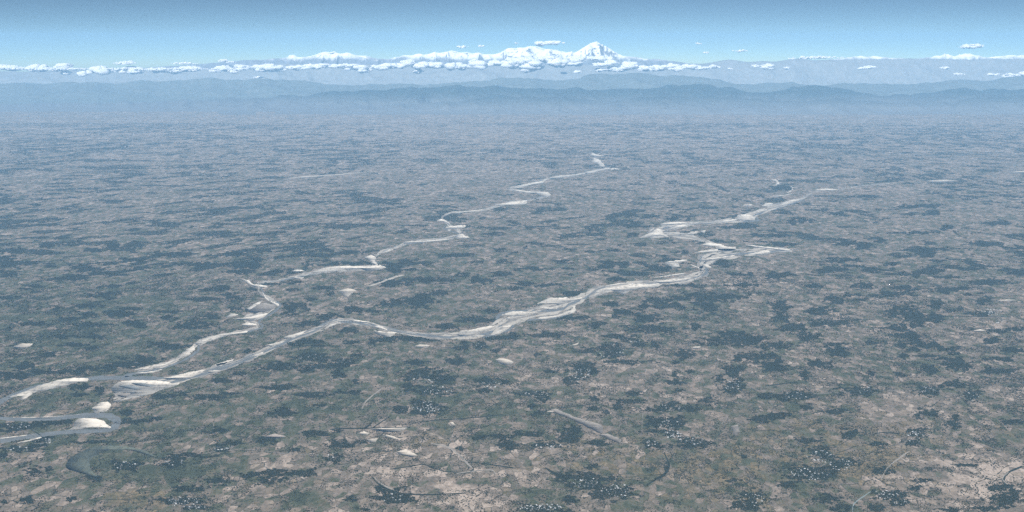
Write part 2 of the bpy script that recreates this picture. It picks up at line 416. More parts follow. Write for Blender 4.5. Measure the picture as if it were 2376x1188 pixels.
channels = [
 [(1850, 578, 2), (1788, 584, 4), (1730, 588, 4), (1665, 592, 4), (1628, 600, 6), (1634, 616, 6), (1641, 630, 7), (1625, 641, 5), (1590, 650, 4), (1530, 657, 3), (1470, 661, 3), (1405, 667, 3.5), (1374, 679, 5), (1354, 694, 5), (1318, 706, 6),
  (1303, 717, 6), (1258, 722, 5), (1190, 721, 4), (1158, 731, 7), (1156, 745, 8), (1160, 760, 9), (1133, 773, 6), (1092, 781, 5), (1038, 783, 5), (990, 778, 5), (952, 773, 6), (915, 766, 7), (880, 757, 7), (841, 750, 7), (803, 746, 7),
  (770, 743, 7), (748, 755, 7), (728, 767, 7), (697, 778, 6), (660, 795, 7), (626, 811, 7), (588, 826, 8), (551, 841, 9), (515, 853, 9), (469, 868, 10), (437, 876, 11), (405, 882, 12), (360, 879, 9), (310, 877, 9), (262, 877, 9), (211, 878, 9),
  (140, 887, 7), (88, 896, 6), (40, 913, 8), (4, 930, 10), (-24, 945, 14), (-30, 960, 12), (0, 970, 8), (60, 973, 9), (120, 971, 10), (180, 965, 10), (240, 964, 13), (266, 972, 17), (272, 984, 18), (250, 997, 12), (200, 1001, 9), (140, 1004, 9), (70, 1013, 10), (-15, 1024, 12)],
 [(1404, 391, 1.4), (1366, 402, 1.4), (1278, 413, 1.5), (1227, 427, 1.3), (1180, 437, 1.5), (1240, 447, 1.4), (1268, 453, 1.6), (1190, 471, 1.6), (1101, 490, 1.6), (1040, 495, 1.8), (1024, 505, 2), (1042, 517, 2), (1030, 530, 2), (1065, 545, 2), (1000, 560, 2), (925, 570, 2), (880, 590, 2.2),
  (868, 603, 2.5), (880, 616, 2.5), (820, 623, 2.2), (740, 634, 2.4), (690, 643, 2.2), (651, 651, 2.4), (606, 658, 2.4), (612, 680, 3), (622, 693, 3.4), (650, 706, 4.5), (640, 720, 4.5), (618, 734, 4), (600, 747, 4), (610, 758, 4), (576, 769, 3.5), (525, 778, 3), (480, 790, 3.5), (459, 800, 5), (460, 812, 5), (430, 834, 4), (380, 853, 4), (330, 863, 5), (290, 872, 6)],
 [(1880, 448, 1.6), (1856, 466, 2), (1800, 485, 2.5), (1752, 499, 3.5), (1758, 512, 4), (1700, 515, 2), (1600, 521, 2), (1540, 530, 3), (1556, 545, 3)],
 [(1336, 722, 2.5), (1290, 738, 3), (1230, 742, 3), (1196, 750, 4), (1186, 762, 4.5), (1165, 772, 4), (1120, 782, 4)]]
for k, b in enumerate(channels):
    o = ribbon('river', b, 1.2, m_water, .7, 60 + k); tag(o, kind='structure')

SANDBARS = [
 ('long pale sandbar along the river bend at the left edge', [(18,922),(53,910),(88,896),(135,882),(164,877),(205,878),(202,885),(176,888),(144,896),(117,903),(82,910),(59,925),(44,928),(53,918),(29,922)]),
 ('broad streaky sand flat where the two rivers join', [(258,899),(272,888),(287,884),(311,882),(352,883),(384,885),(398,890),(416,888),(413,893),(378,904),(346,916),(322,921),(299,926),(275,932),(264,931),(267,926),(287,925),(296,916),(281,910),(264,913)]),
 ('tapering sandbar right of the streaky sand flat', [(378,878),(410,871),(439,863),(480,858),(439,878),(416,881),(390,880)]),
 ('short sand sliver low in the channel beside the tapering bar', [(483,861),(510,859),(507,862),(486,865)]),
 ('slim sand strip on the upper bank above the tapering bar', [(489,850),(504,844),(527,840),(524,845),(498,849)]),
 ('blotchy sand patch below the streaky sand flat', [(211,948),(223,941),(231,935),(249,932),(258,940),(249,953),(234,957),(218,959),(217,951)]),
 ('bright half-moon sandbar inside the tight left loop', [(173,981),(179,973),(199,970),(223,972),(240,976),(246,984),(258,991),(252,995),(234,992),(211,992),(188,997),(158,997),(170,991)]),
 ('pale bank at the lowest river reach, left edge', [(35,1028),(64,1021),(97,1014),(90,1019),(60,1025)]),
 ('hair-thin sand edge along the lowest river reach', [(-6,1018),(24,1014),(62,1009),(55,1012),(20,1017)]),
 ('narrow white sand edge above the left loop', [(30,968),(70,968),(100,968),(160,964),(190,961),(150,966),(100,970.5),(44,970)]),
 ('curved sand strip left of the river arch top', [(753,762),(765,753),(790,748),(778,753),(758,762)]),
 ('sand strip on the top of the river arch', [(800,741),(828,742),(859,748),(838,749),(813,744)]),
 ('short sandbar on the right shoulder of the arch', [(859,756),(884,757),(902,767),(879,762)]),
 ('ragged sand bank below the right shoulder of the arch', [(866,766),(894,770),(919,772),(904,783),(889,780),(874,775)]),
 ('sandbar on the left slope of the arch, higher one', [(657,783),(682,775),(710,767),(702,775),(677,785),(662,787)]),
 ('sandbar on the left slope of the arch, lower one', [(619,801),(639,795),(659,792),(652,797),(629,804)]),
 ('small bar under the left slope of the arch', [(588,825),(611,816),(609,821),(591,828)]),
 ('long sandbar between the arch and the tapering bar', [(500,845),(523,838),(545,833),(528,842),(508,850)]),
 ('big leaf-shaped sandbar left of the S bend', [(1059,777),(1069,767),(1091,765),(1127,758),(1142,756),(1149,759),(1137,765),(1122,770),(1102,777),(1076,781)]),
 ('forked sandbar inside the S bend', [(1162,759),(1172,756),(1186,754),(1185,759),(1172,768),(1152,777),(1137,777),(1149,770),(1160,766)]),
 ('curling sandbar above the S bend', [(1162,732),(1182,724),(1203,723),(1228,724),(1248,725),(1233,730),(1213,732),(1192,735),(1177,742),(1175,737),(1190,733)]),
 ('large hooked sandbar upstream of the S bend', [(1243,706),(1258,699),(1276,691),(1303,691),(1314,689),(1324,695),(1351,689),(1351,694),(1324,700),(1311,704),(1298,711),(1288,719),(1268,719),(1255,715),(1278,713),(1296,709),(1283,705),(1261,704)]),
 ('sweeping sandbar opposite the large hooked sandbar', [(1324,719),(1329,711),(1334,711),(1336,722),(1326,728),(1303,734),(1273,740),(1240,740),(1263,735),(1291,732),(1309,725)]),
 ('brightest and widest sandbar on the main river', [(1379,679),(1394,671),(1430,666),(1458,659),(1496,659),(1530,658),(1524,667),(1496,668),(1468,673),(1448,682),(1435,679),(1415,673),(1395,678)]),
 ('thin sand edge above the widest sandbar', [(1388,666),(1438,657),(1450,659),(1412,664)]),
 ('long sand ribbon right of the widest sandbar', [(1519,654),(1541,650),(1577,647),(1602,644),(1627,634),(1610,642),(1587,652),(1562,655),(1531,656)]),
 ('faint sand edge above the long sand ribbon', [(1514,645),(1552,638),(1592,633),(1577,637),(1541,643)]),
 ('claw-shaped sandbar on the upper bend', [(1541,609),(1557,606),(1594,602),(1592,606),(1574,610),(1577,619),(1562,621),(1552,616)]),
 ('long sandbar leading right from the upper bend', [(1627,602),(1665,597),(1713,592),(1698,596),(1653,604),(1632,606)]),
 ('small sandbar just below the upper bend', [(1629,611),(1642,614),(1651,620),(1645,623),(1635,619)]),
 ('thin slanting sandbar left of the upper bend channel', [(1602,614),(1615,618),(1631,626),(1620,623)]),
 ('rightmost bright sandbar of the main river', [(1738,589),(1761,584),(1779,581),(1789,585),(1779,589),(1759,591)]),
 ('flat sand strip above the bar leading right', [(1610,586),(1642,580),(1665,578),(1690,577),(1741,578),(1716,581),(1653,585)]),
 ('mottled sand flat at the top of the main river', [(1629,567),(1647,563),(1673,567),(1690,573),(1708,573),(1703,581),(1668,581),(1660,571),(1642,572)]),
 ('long faint sand line running right from the mottled flat', [(1728,568),(1774,572),(1824,578),(1839,581),(1829,584),(1814,581),(1766,576)]),
 ('thin sand edge at the top of the braided side river', [(1531,520),(1562,515),(1607,517),(1597,519),(1541,523)]),
 ('small oval sandbar under the thin braided edge', [(1557,528),(1577,522),(1594,522),(1592,527),(1572,529),(1552,533)]),
 ('scattered sand bank at the left end of the braids', [(1498,551),(1483,552),(1501,543),(1514,538),(1524,530),(1534,533),(1541,543),(1557,553),(1531,546)]),
 ('sandbar at the lower middle of the braids', [(1602,538),(1620,537),(1617,542),(1594,543)]),
 ('tiny sand dot beside the lower braided bar', [(1625,536),(1637,534),(1635,541)]),
 ('rounded square sandbar in the far braided river', [(1711,499),(1743,499),(1753,509),(1746,512),(1711,511)]),
 ('pale streak left of the rounded square bar', [(1662,516),(1681,511),(1708,509),(1701,514),(1674,516)]),
 ('zigzag sand streak above the rounded square bar', [(1745,493),(1762,488),(1777,486),(1780,479),(1768,479),(1775,472),(1794,472),(1782,484),(1778,488),(1752,494)]),
 ('straight pale bar near the far end of the braids', [(1807,477),(1821,469),(1836,464),(1854,463),(1853,466),(1836,472),(1812,478)]),
 ('small pale streak left of the zigzag sand streak', [(1721,477),(1745,474),(1741,479)]),
 ('thin curved sand line around the oval dark grove', [(1826,447),(1836,440),(1837,435),(1832,433),(1839,433),(1841,440),(1831,447)]),
 ('faint straight sand line below the oval dark grove', [(1785,456),(1819,452),(1837,449),(1837,451),(1802,456.5)]),
 ('faint hooked sand mark above the oval dark grove', [(1784,417),(1802,417),(1809,428),(1790,431),(1802,427),(1799,420)]),
 ('faint sand line at the farthest right river reach', [(1888,441),(1911,437.5),(1948,440),(1911,441)]),
 ('farthest pale sand smudge of the middle river', [(1371,361),(1373,354),(1384,358),(1401,361),(1388,363)]),
 ('pale fan above the top corner of the middle river', [(1378,367),(1390,370),(1398,378),(1404,386),(1392,386),(1384,378),(1372,376)]),
 ('thin straight sand line at the middle river top corner', [(1354,400),(1394,393),(1404,390),(1440,392),(1404,394),(1366,403)]),
 ('long pale line of the middle river below its top corner', [(1272,413),(1290,409),(1328,405),(1360,401),(1356,404),(1328,408),(1284,415)]),
 ('pale strip of the middle river above its sharp corner', [(1192,434),(1222,426),(1255,421),(1268,414),(1260,424),(1230,430),(1196,437)]),
 ('pale tongue right of the sharp middle river corner', [(1177,439),(1202,441),(1240,445),(1268,446),(1279,452),(1262,457),(1240,449),(1202,444)]),
 ('pale double streak below the pale tongue', [(1143,475),(1180,470),(1222,465),(1218,474),(1196,475),(1160,477)]),
 ('thin sand line left of the pale double streak', [(1048,493),(1101,488),(1139,486),(1101,491),(1054,496)]),
 ('faint sand smudge at the left turn of the middle river', [(1010,512),(1024,508),(1036,512),(1045,520),(1028,515)]),
 ('pale C shaped bar at the middle river turn', [(1033,527),(1058,523),(1081,523),(1078,528),(1051,532),(1040,537)]),
 ('pale wedge just below the C shaped bar', [(1058,552),(1068,543),(1080,547),(1091,551),(1071,553)]),
 ('thin long sand line left of the pale wedge', [(937,561),(976,559),(1013,556),(1059,553),(1020,560),(976,562),(938,566)]),
 ('small pale sliver at the left end of the long line', [(884,588),(898,580),(912,579),(900,585)]),
 ('bright broken patch above the middle river fan', [(845,597),(861,592),(872,597),(870,606),(880,617),(864,611),(856,604)]),
 ('bright arrow-shaped sand fan of the middle river', [(720,633),(752,621),(803,617),(853,619),(880,615),(896,621),(870,628),(850,628),(823,622),(778,631),(752,633)]),
 ('pale patch left of the arrow-shaped sand fan', [(675,629),(690,625),(706,628),(694,631)]),
 ('pale patch below the left end of the arrow-shaped fan', [(676,641),(690,643),(705,644),(697,648),(684,646)]),
 ('pale ragged bar at the top left of the middle river', [(561,648),(578,650),(586,659),(616,662),(619,666),(588,665),(573,656)]),
 ('thin sand edge on the bend above the teardrop island', [(609,678),(615,686),(626,697),(648,706),(645,712),(630,703),(616,694)]),
 ('straight pale bar left of the teardrop island', [(571,717),(591,704),(609,698),(601,706),(581,718)]),
 ('bright pale bar under the teardrop island', [(540,739),(561,738),(586,733),(619,727),(611,737),(586,745),(566,743)]),
 ('faint pale streak left of the bright pale bar', [(525,737),(535,728),(553,729),(545,733)]),
 ('small pale bar below the bright pale bar', [(560,753),(575,749),(596,752),(592,756),(566,756)]),
 ('long narrow sand strip leading into the tributary bend', [(452,796),(467,789),(505,777),(543,772),(573,768),(571,772),(530,778),(492,790),(462,802)]),
 ('long smooth sandbar below the tributary bend', [(449,802),(452,810),(439,823),(404,838),(379,850),(348,857),(308,859),(341,850),(374,845),(404,833),(434,810)]),
 ('thin pale strand near the meeting of the rivers', [(311,866),(352,862),(376,857),(360,864),(330,868)]),
]
for k, (lab, P) in enumerate(SANDBARS):
    hh = max(q[1] for q in P) - min(q[1] for q in P); o = sheet('sandbar', P, 2.6, m_sand, min(1.5, .28 * math.sqrt(hh) + .05 * hh), 100 + k); tag(o, lab, 'sandbar', 'sandbars of the rivers')
# wet streaks and the green island inside the broad flat lie on top of it
for k, P in enumerate([[(305,889),(330,888),(352,893),(362,896),(340,897),(318,894)], [(275,896),(300,893),(330,903),(312,904),(290,900)]]):
    tag(sheet('river', P, 3.4, m_water, .5, 190 + k), kind='structure')
tag(sheet('river_island', [(272,917),(289,911),(302,912),(298,919),(283,922)], 3.6, m_fallow, .8, 195), 'dull green islet inside the broad streaky sand flat', 'islet')
tag(sheet('river_island', [(578,714),(596,706),(614,703),(640,708),(634,717),(612,724),(590,726),(574,722)], 1.9, m_fallow, .8, 196), 'dull teardrop island ringed by pale bars on the tributary', 'islet')

PATCHES = [
 ('ring-shaped pale sand patch around a small green tuft', [(1149,835),(1158,831),(1167,831),(1180,834),(1192,840),(1187,845),(1170,847),(1157,842)]),
 ('pale feathery patch below the main river, left of the ring', [(959,804),(973,799),(998,801),(990,806),(970,806)]),
 ('slim curved pale patch right of the ring', [(1324,801),(1336,798),(1344,792),(1341,799),(1332,803)]),
 ('pale blotch near the left edge above the rivers', [(30,805),(40,800),(50,797),(78,797),(71,804),(50,809),(35,809)]),
 ('pale lumpy clearing between the two rivers', [(785,674),(806,669),(828,674),(818,679),(806,690),(795,685)]),
 ('small oval white patch on the right-hand plain', [(1603,806),(1610,804),(1626,804),(1624,808),(1612,809.5)]),
 ('longest white strip beside dark hedges at lower centre', [(855,995),(893,993.5),(946,992),(931,1001),(893,1003),(870,999)]),
 ('small white patch at the left tip of the longest strip', [(829,1006),(843,1000),(858,1006),(849,1010)]),
 ('slanting pale strip below the longest white strip', [(887,1008),(903,1010),(916,1013),(925,1019),(910,1018),(893,1013)]),
 ('small pale pair of plots under the dark hedges', [(852,1019),(878,1017),(872,1025),(855,1025)]),
 ('diamond-shaped pale field at lower centre', [(921,1048),(932,1045),(943,1042),(969,1057),(955,1061),(925,1054)]),
 ('pinkish pale field left of the dark hedges', [(612,1013),(638,1006),(664,1013),(644,1017),(618,1016)]),
 ('tiny white rectangle on the plain under the roof town', [(1042,981),(1051,979),(1057,986),(1048,988)]),
 ('pale smudge left of the middle sand fan', [(650,415),(700,409),(760,406),(870,397),(800,405),(720,412)]),
 ('faint pale streak right of the arrow-shaped fan', [(847,665),(874,657),(896,648),(920,640),(945,637),(922,644),(890,655),(862,664)]),
 ('pale plot at the tip of the wedge-shaped field', [(1268,955),(1276,953),(1288,955),(1280,958)]),
 ('faint pale streak at the far right plain', [(2150,420),(2190,417),(2225,418),(2200,423),(2165,424)]),
 ('second faint pale streak at the far right edge', [(2338,399),(2376,397),(2385,400),(2350,401.5)]),
 ('pale bright streak beside the dotted town at right', [(2312,698),(2335,695),(2362,696),(2345,699)]),
 ('bright narrow field near the right edge', [(2255,768),(2275,764),(2290,767),(2270,770)]),
]
for k, (lab, P) in enumerate(PATCHES):
    o = sheet('bare_patch', P, 2.1, m_pink if 'pink' in lab else m_patch, .9, 300 + k, 5, sharp=.85); tag(o, lab, 'sand patch', 'bare pale patches on the plain')
tag(sheet('fallow_field', [(1273,954),(1288,948),(1341,970),(1393,984),(1400,996),(1396,1007),(1364,992),(1323,972),(1294,960)], 1.7, m_fallow, 1.6, 330, 6, sharp=.8), 'long grey wedge-shaped field narrowing towards a dark grove', 'field')
tag(sheet('fallow_field', [(1390,1008),(1410,1006),(1436,1016),(1446,1030),(1424,1024),(1402,1014)], 1.7, m_fallow, 1.9, 331, 6, sharp=.8), 'small ragged tail field below the wedge-shaped field', 'field')
tag(sheet('fallow_field', [(1698,988),(1714,986),(1716,1004),(1706,1012),(1700,1002)], 1.7, m_fallow, 1.9, 332, 6, sharp=.8), 'small grey upright field right of the big central village', 'field')
def lake_px(P): return [(x / 3.413, 840 + y / 3.413) for x, y in P]
tag(sheet('oxbow_lake', [(152,1081),(160,1066),(175,1054),(200,1043),(223,1036),(262,1034),(304,1037),(337,1046),(366,1062),(340,1055),(304,1045),(262,1043),(232,1051),(212,1066),(208,1080),(214,1094),(228,1106),(205,1103),(176,1094),(160,1090)], 1.5, m_lake, .9, 340), kind='structure')

creeks = [
 [(1190,1086,3), (1092,1072,2.4), (1098,1088,4), (1084,1096,3.5), (1068,1096,2.6), (1025,1092,2.2), (985,1078,2.2), (945,1083,2.2), (905,1089,2)],
 [(862,1106,3), (880,1124,3.4), (912,1139,3.4), (952,1147,3.2), (1010,1147,2.6), (1080,1144,2.2)],
 [(963,980,1.6), (1010,975,2), (1060,972,2), (1110,968,2), (1165,962,2)],
 [(776,994,2), (830,994,3), (870,993,2.2), (950,991,2)], [(846,993,4), (858,985,3), (866,972,2.4)], [(866,992,3), (880,982,2.4), (905,966,2)],
 [(1541,1050,2.6), (1549,1068,4), (1552,1080,6), (1542,1100,6), (1522,1112,4), (1500,1126,3)],
 [(2372,1082,3), (2342,1095,5), (2330,1109,4.5), (2333,1124,4), (2360,1140,3)],
 [(1776,895,2), (1812,891,2.2), (1850,886,2.2)], [(1296,947,2), (1340,942,2.4), (1380,936,2)],
 [(2024,1008,2), (2046,1004,3), (2086,1006,2)], [(1876,745,1.6), (1960,743,1.6), (2030,741,1.6)], [(2040,735,1.4), (2180,734,1.4), (2330,735,1.6)],
 [(55,985,2), (78,1000,2.2), (94,1010,2)], [(1265,1085,2), (1290,1100,6), (1316,1104,4)]]
for k, b in enumerate(creeks):
    tag(ribbon('stream', b, 1.9, m_stream, .5, 400 + k), kind='structure')
tracks = [([(1978,1190,2.2), (1981,1170,2.4), (2000,1154,2.2), (2020,1141,2)], m_canal), ([(2045,1112,2.2), (2060,1085,2.2), (2086,1063,2.6), (2108,1048,2.6)], m_track),
          ([(840,948,2), (850,930,2.4), (885,902,2)], m_track), ([(1000,1028,2.4), (1040,1038,3), (1068,1058,4), (1084,1075,4), (1098,1088,2)], m_track),
          ([(1150,1100,2), (1135,1090,2.4), (1060,1098,2)], m_track), ([(868,1108,2), (890,1126,2.6), (915,1137,2.6)], m_track), ([(2338,1124,2), (2326,1110,3), (2340,1095,2)], m_track)]
for k, (b, m) in enumerate(tracks):
    tag(ribbon('path', b, 2.3, m, .5, 430 + k), kind='structure')

# ------------------------------------------------------------------ trees
def crowns(name, P, r, h, seed, mat, simple=False):
    """one mesh of many lumpy crowns: P (N,2) metres, r radius, h height"""
    rg = np.random.default_rng(seed); N = len(P)
    a = np.arange(5) * 2 * np.pi / 5
    ang = rg.uniform(0, 6.28, (N, 1))
    def ring(rr, zz, off):
        j = rg.uniform(.72, 1.25, (N, 5)); k = rg.uniform(.85, 1.15, (N, 5))
        return np.stack([P[:, :1] + np.cos(a + ang + off) * rr * j * r[:, None], P[:, 1:2] + np.sin(a + ang + off) * rr * j * r[:, None], zz * k * h[:, None]], -1)
    if simple:
        lo, up = ring(1.0, 0.0, 0), ring(.66, .85, .63)
        top = np.stack([P[:, 0], P[:, 1], h * rg.uniform(.95, 1.15, N)], -1)[:, None, :]
        f = [t for i in range(5) for t in ((i, (i + 1) % 5, 5 + i), (5 + i, (i + 1) % 5, 5 + (i + 1) % 5), (5 + i, 5 + (i + 1) % 5, 10))]
        Fc = (np.arange(N)[:, None, None] * 11 + np.array(f)[None]).reshape(-1)
        return mesh_obj(name, np.concatenate([lo, up, top], 1).reshape(-1, 3), Fc, 3, mat)
    lo, mi, up = ring(.62, .0, 0), ring(1.0, .45, 0), ring(.62, .82, .63)
    lo[..., 2] = 0
    top = np.stack([P[:, 0] + rg.uniform(-.15, .15, N) * r, P[:, 1] + rg.uniform(-.15, .15, N) * r, h * rg.uniform(.95, 1.15, N)], -1)[:, None, :]
    V = np.concatenate([lo, mi, up, top], 1)
    f = []
    for i in range(5):
        j = (i + 1) % 5
        f += [(i, j, 5 + j), (i, 5 + j, 5 + i), (5 + i, 5 + j, 10 + i), (10 + i, 5 + j, 10 + j), (10 + i, 10 + j, 15)]
    Fc = (np.arange(N)[:, None, None] * 16 + np.array(f)[None]).reshape(-1)
    return mesh_obj(name, V.reshape(-1, 3), Fc, 3, mat)

def dry(px, py):
    i = np.clip((np.asarray(py) / 2).astype(int), 0, 595); j = np.clip((np.asarray(px) / 2).astype(int), 0, 1189)
    return ~MASK[i, j]

GROVES = '''1419,707,16,5 1521,696,24,7 1550,709,32,8 1493,712,12,8 1459,725,30,6 1432,734,10,4 1501,738,26,9 1508,763,55,10 1612,757,11,8 1634,690,48,12 1642,713,28,11 1575,692,14,5
1690,690,38,8 1806,708,26,12 1812,734,18,14 1890,723,18,6 1890,747,10,4 1838,763,28,8 1873,782,24,11 1695,774,30,6 1711,788,62,12 1750,786,28,8 1796,801,34,10 1648,799,18,4 1617,793,9,3
1585,822,20,10 1745,828,34,11 1783,828,16,8 1806,833,9,6 1711,835,10,5 1798,851,30,11 1695,862,16,14 1712,856,14,5 1667,880,11,8 1709,886,16,7 1568,886,18,7 1566,868,10,7 1598,860,10,5
1568,842,8,4 1419,816,32,20 1459,786,20,7 1459,841,44,6 1518,799,12,8 1421,780,24,5 1484,797,20,6 1867,871,11,8 1894,843,12,7 1701,900,22,10
1929,628,40,7 1950,604,44,5 1979,617,20,3 2021,628,18,5 2067,612,14,4 2089,636,26,5 2126,640,9,4 2160,627,20,8 2175,606,16,4 2200,618,20,4 2194,643,30,3 2318,654,36,6 2276,656,20,5 2347,634,14,5
1891,663,18,4 2000,663,18,9 1973,684,18,4 1933,696,22,12 2002,696,24,4 2101,669,28,5 2072,683,40,6 2217,671,38,4 2187,675,13,6 2255,683,22,4 2284,697,18,8 2171,705,16,11 2206,718,10,4 2230,715,8,4
1905,721,30,7 1924,749,40,7 2099,724,32,12 2131,745,28,11 2171,737,19,11 2082,762,30,9 2099,779,24,7 2122,789,14,9 2093,800,18,6 2152,800,24,7 2122,811,14,5 1889,783,16,6 1935,800,26,5 1943,815,18,9
1960,825,12,6 2019,796,18,6 2093,827,12,6 2150,826,20,4 2204,810,28,5 2217,821,14,8 2217,840,34,10 2183,832,14,4 2310,768,22,5 2360,764,20,4 2299,789,22,6 2347,812,20,7 2318,834,34,5 2276,728,30,5 1893,842,14,6
1794,853,26,9 1908,847,22,6 2157,858,20,8 2227,849,24,9 2087,869,14,5 2315,860,30,6 2022,866,8,5 1996,907,40,10 2154,907,24,10 2213,893,24,8 2256,916,20,12 1846,919,42,7 1820,928,20,5 1873,945,16,6
1931,956,30,6 1805,964,30,6 2148,960,22,11 2213,984,16,8 2353,978,26,7 2218,966,10,5 1972,1007,24,9 2128,1004,24,9 2116,1027,18,7 2037,1030,22,6 1876,1022,32,6 1902,1051,28,12 1952,1074,30,11
1887,1095,60,13 1873,1110,50,9 1820,1124,22,6 2046,1092,28,8 2057,1148,30,10 2090,1165,18,10 2145,1115,20,4 2125,1133,12,6 2318,1130,40,7 2341,1159,32,16 1922,1156,30,8 1952,1177,20,8 2028,1177,24,8
2201,1183,24,4 2286,1180,22,5 2239,1080,26,3
1352,858,26,14 1329,881,22,10 1276,862,14,4 1376,866,18,6 1238,913,38,6 1256,925,14,8 1250,957,22,6 1232,943,9,5 1382,925,12,8 1373,948,12,6 1405,956,7,5 1455,931,36,5 1434,945,12,6 1467,913,18,6
1575,906,12,5 1555,943,34,9 1522,951,28,6 1598,948,26,6 1645,931,16,7 1560,978,34,12 1516,984,20,10 1508,969,8,4 1516,1001,22,4 1560,1007,22,8 1604,1028,36,12 1508,1028,16,9 1531,1039,12,6 1545,1088,6,9
1235,1007,40,6 1317,1013,30,14 1335,998,14,9 1273,1033,34,8 1382,1028,28,7 1346,1107,52,9 1358,1127,36,10 1423,1145,44,14 1323,1162,18,8 1414,1112,26,5 1258,1180,60,8 1745,1150,28,12 1727,1171,34,10 1698,1115,16,4
1771,972,26,7 1724,1060,7,5 1376,1083,14,5 1774,919,18,6
644,852,44,8 764,849,34,7 711,860,16,5 787,869,14,9 825,884,12,5 805,910,30,5 723,916,40,5 978,869,44,14 1025,881,40,10 992,907,44,10 946,899,16,8 1136,887,28,9 1124,907,16,7 1171,887,12,4
990,943,36,14 931,948,14,8 981,957,28,6 661,957,30,9 655,899,26,8 617,899,18,5 740,940,14,5 620,1022,20,8 732,1004,30,7 782,1000,10,4 799,1030,38,7 773,1063,18,10 629,1098,38,8 697,1098,30,8 629,1115,30,9
922,1150,50,14 878,1133,12,8 814,1156,14,6 849,1183,12,5 1110,1015,20,6 1168,1013,26,5 1174,1033,22,9 1066,1042,8,4 682,1045,14,4 726,1089,6,4
53,849,26,8 29,872,30,8 103,863,40,7 173,863,26,5 234,855,46,5 299,846,44,5 185,899,22,8 231,907,12,7 185,916,16,5 126,981,36,7 38,990,34,8 82,986,20,6 155,978,12,6 18,1000,18,4 100,1019,26,7
44,1042,44,7 9,1057,14,5 88,1033,20,5 390,918,46,7 498,922,36,6 536,913,16,5 293,957,14,6 313,978,34,6 360,972,16,4 498,998,22,6 513,884,20,5 557,869,16,5 223,1027,40,4 293,1080,34,12 316,1074,14,8
404,1074,24,11 445,1057,40,5 533,1030,30,7 513,1042,20,5 410,1063,20,4 76,1092,16,8 114,1089,10,5 217,1110,16,6 507,1118,30,7 439,1133,34,6 425,1162,44,10 454,1177,26,6 577,1104,20,7 64,1159,12,7 164,1159,12,5 9,1165,10,4
33,583,26,8 110,571,20,5 63,610,20,5 116,618,14,3 263,570,18,7 215,581,22,4 256,611,26,4 318,602,30,4 400,590,40,4 202,628,24,6 152,648,40,5 76,666,24,5 177,643,30,5 321,623,24,5 273,638,26,4
455,613,44,5 543,590,22,5 576,618,26,5 556,629,24,4 313,656,16,3 253,664,26,4 242,686,34,7 20,691,22,4 15,638,24,4 86,677,14,3 492,671,36,6 530,684,16,5 475,694,30,5 207,711,30,5 129,717,10,4 197,729,26,7
152,739,28,4 273,729,28,8 303,716,20,4 73,752,32,5 23,762,12,4 308,749,16,7 321,757,14,5 389,737,16,7 386,724,30,4 449,752,34,6 492,734,16,6 455,760,40,4 417,760,14,6 553,717,20,5 217,754,30,5 149,782,30,4
222,782,22,5 177,800,32,5 215,810,10,6 111,823,24,7 366,797,22,5 396,805,44,5 462,784,20,4 333,835,40,8 278,848,40,6
555,588,18,5 601,600,16,3 614,583,18,4 576,617,26,5 556,631,26,5 765,581,30,4 823,585,24,5 790,612,60,4 753,605,14,3 942,605,22,4 904,626,20,7 896,610,10,5 904,658,34,7 965,648,40,6 515,669,24,6 545,691,16,5
586,672,10,5 674,671,14,4 677,656,20,4 626,658,20,3 755,669,24,5 725,694,12,4 768,681,12,5 917,704,40,10 967,701,26,14 684,712,26,10 677,722,18,8 758,734,26,7 823,719,22,8 866,722,24,3 715,752,44,5 808,767,18,7
715,795,40,7 816,795,14,5 866,795,12,8 899,787,24,7 967,784,40,6 659,727,8,6 576,815,16,4 722,830,34,9 803,838,24,8 828,823,20,6 657,845,34,5 717,853,22,6 967,840,22,6
1160,579,14,5 1064,592,30,4 1177,608,20,5 1107,608,14,3 1303,607,24,4 1394,619,22,4 1404,608,16,4 1240,626,34,5 1162,633,16,3 1112,651,30,7 1076,638,22,4 1013,651,38,5 1167,638,20,4 1218,658,26,4 1266,662,28,4
1192,669,18,4 980,696,30,10 1013,681,26,6 1107,742,44,6 1033,759,24,6 1139,722,12,5 1261,727,22,6 1329,681,28,6 1430,648,18,4 1162,784,40,6 1187,776,12,5 988,788,40,4 1278,777,44,6 1316,737,26,6 1354,737,22,5
1379,754,20,6 1417,706,14,5 1437,724,14,6 1071,805,18,9 1114,800,24,8 1152,813,10,5 1245,824,8,4 1359,813,20,6 965,842,20,6 1056,840,16,8 1349,848,26,9
1564,508,24,6 1466,500,14,4 1478,525,30,3 1468,546,12,5 1519,621,24,8 1541,626,20,6 1408,619,12,4 1587,584,10,4 1680,611,26,8 1736,523,16,6 1703,528,30,3 1817,568,24,4 1849,513,28,6 1794,546,40,4 1814,637,28,6
1794,642,16,5 1433,648,18,4 1587,661,40,5 1728,662,30,4 1880,664,20,4 1420,581,12,3 1813,437,20,5
1958,565,22,6 2006,569,20,9 2044,560,14,4 2150,588,18,9 2171,577,70,4 2270,566,24,5 2118,540,44,4 2194,527,16,5 1943,496,26,5 2137,479,40,4 2166,493,16,5 2019,456,26,3 2322,519,26,4 1170,834,5,3'''
GROVES = [tuple(float(v) for v in g.split(',')) for g in GROVES.split()]

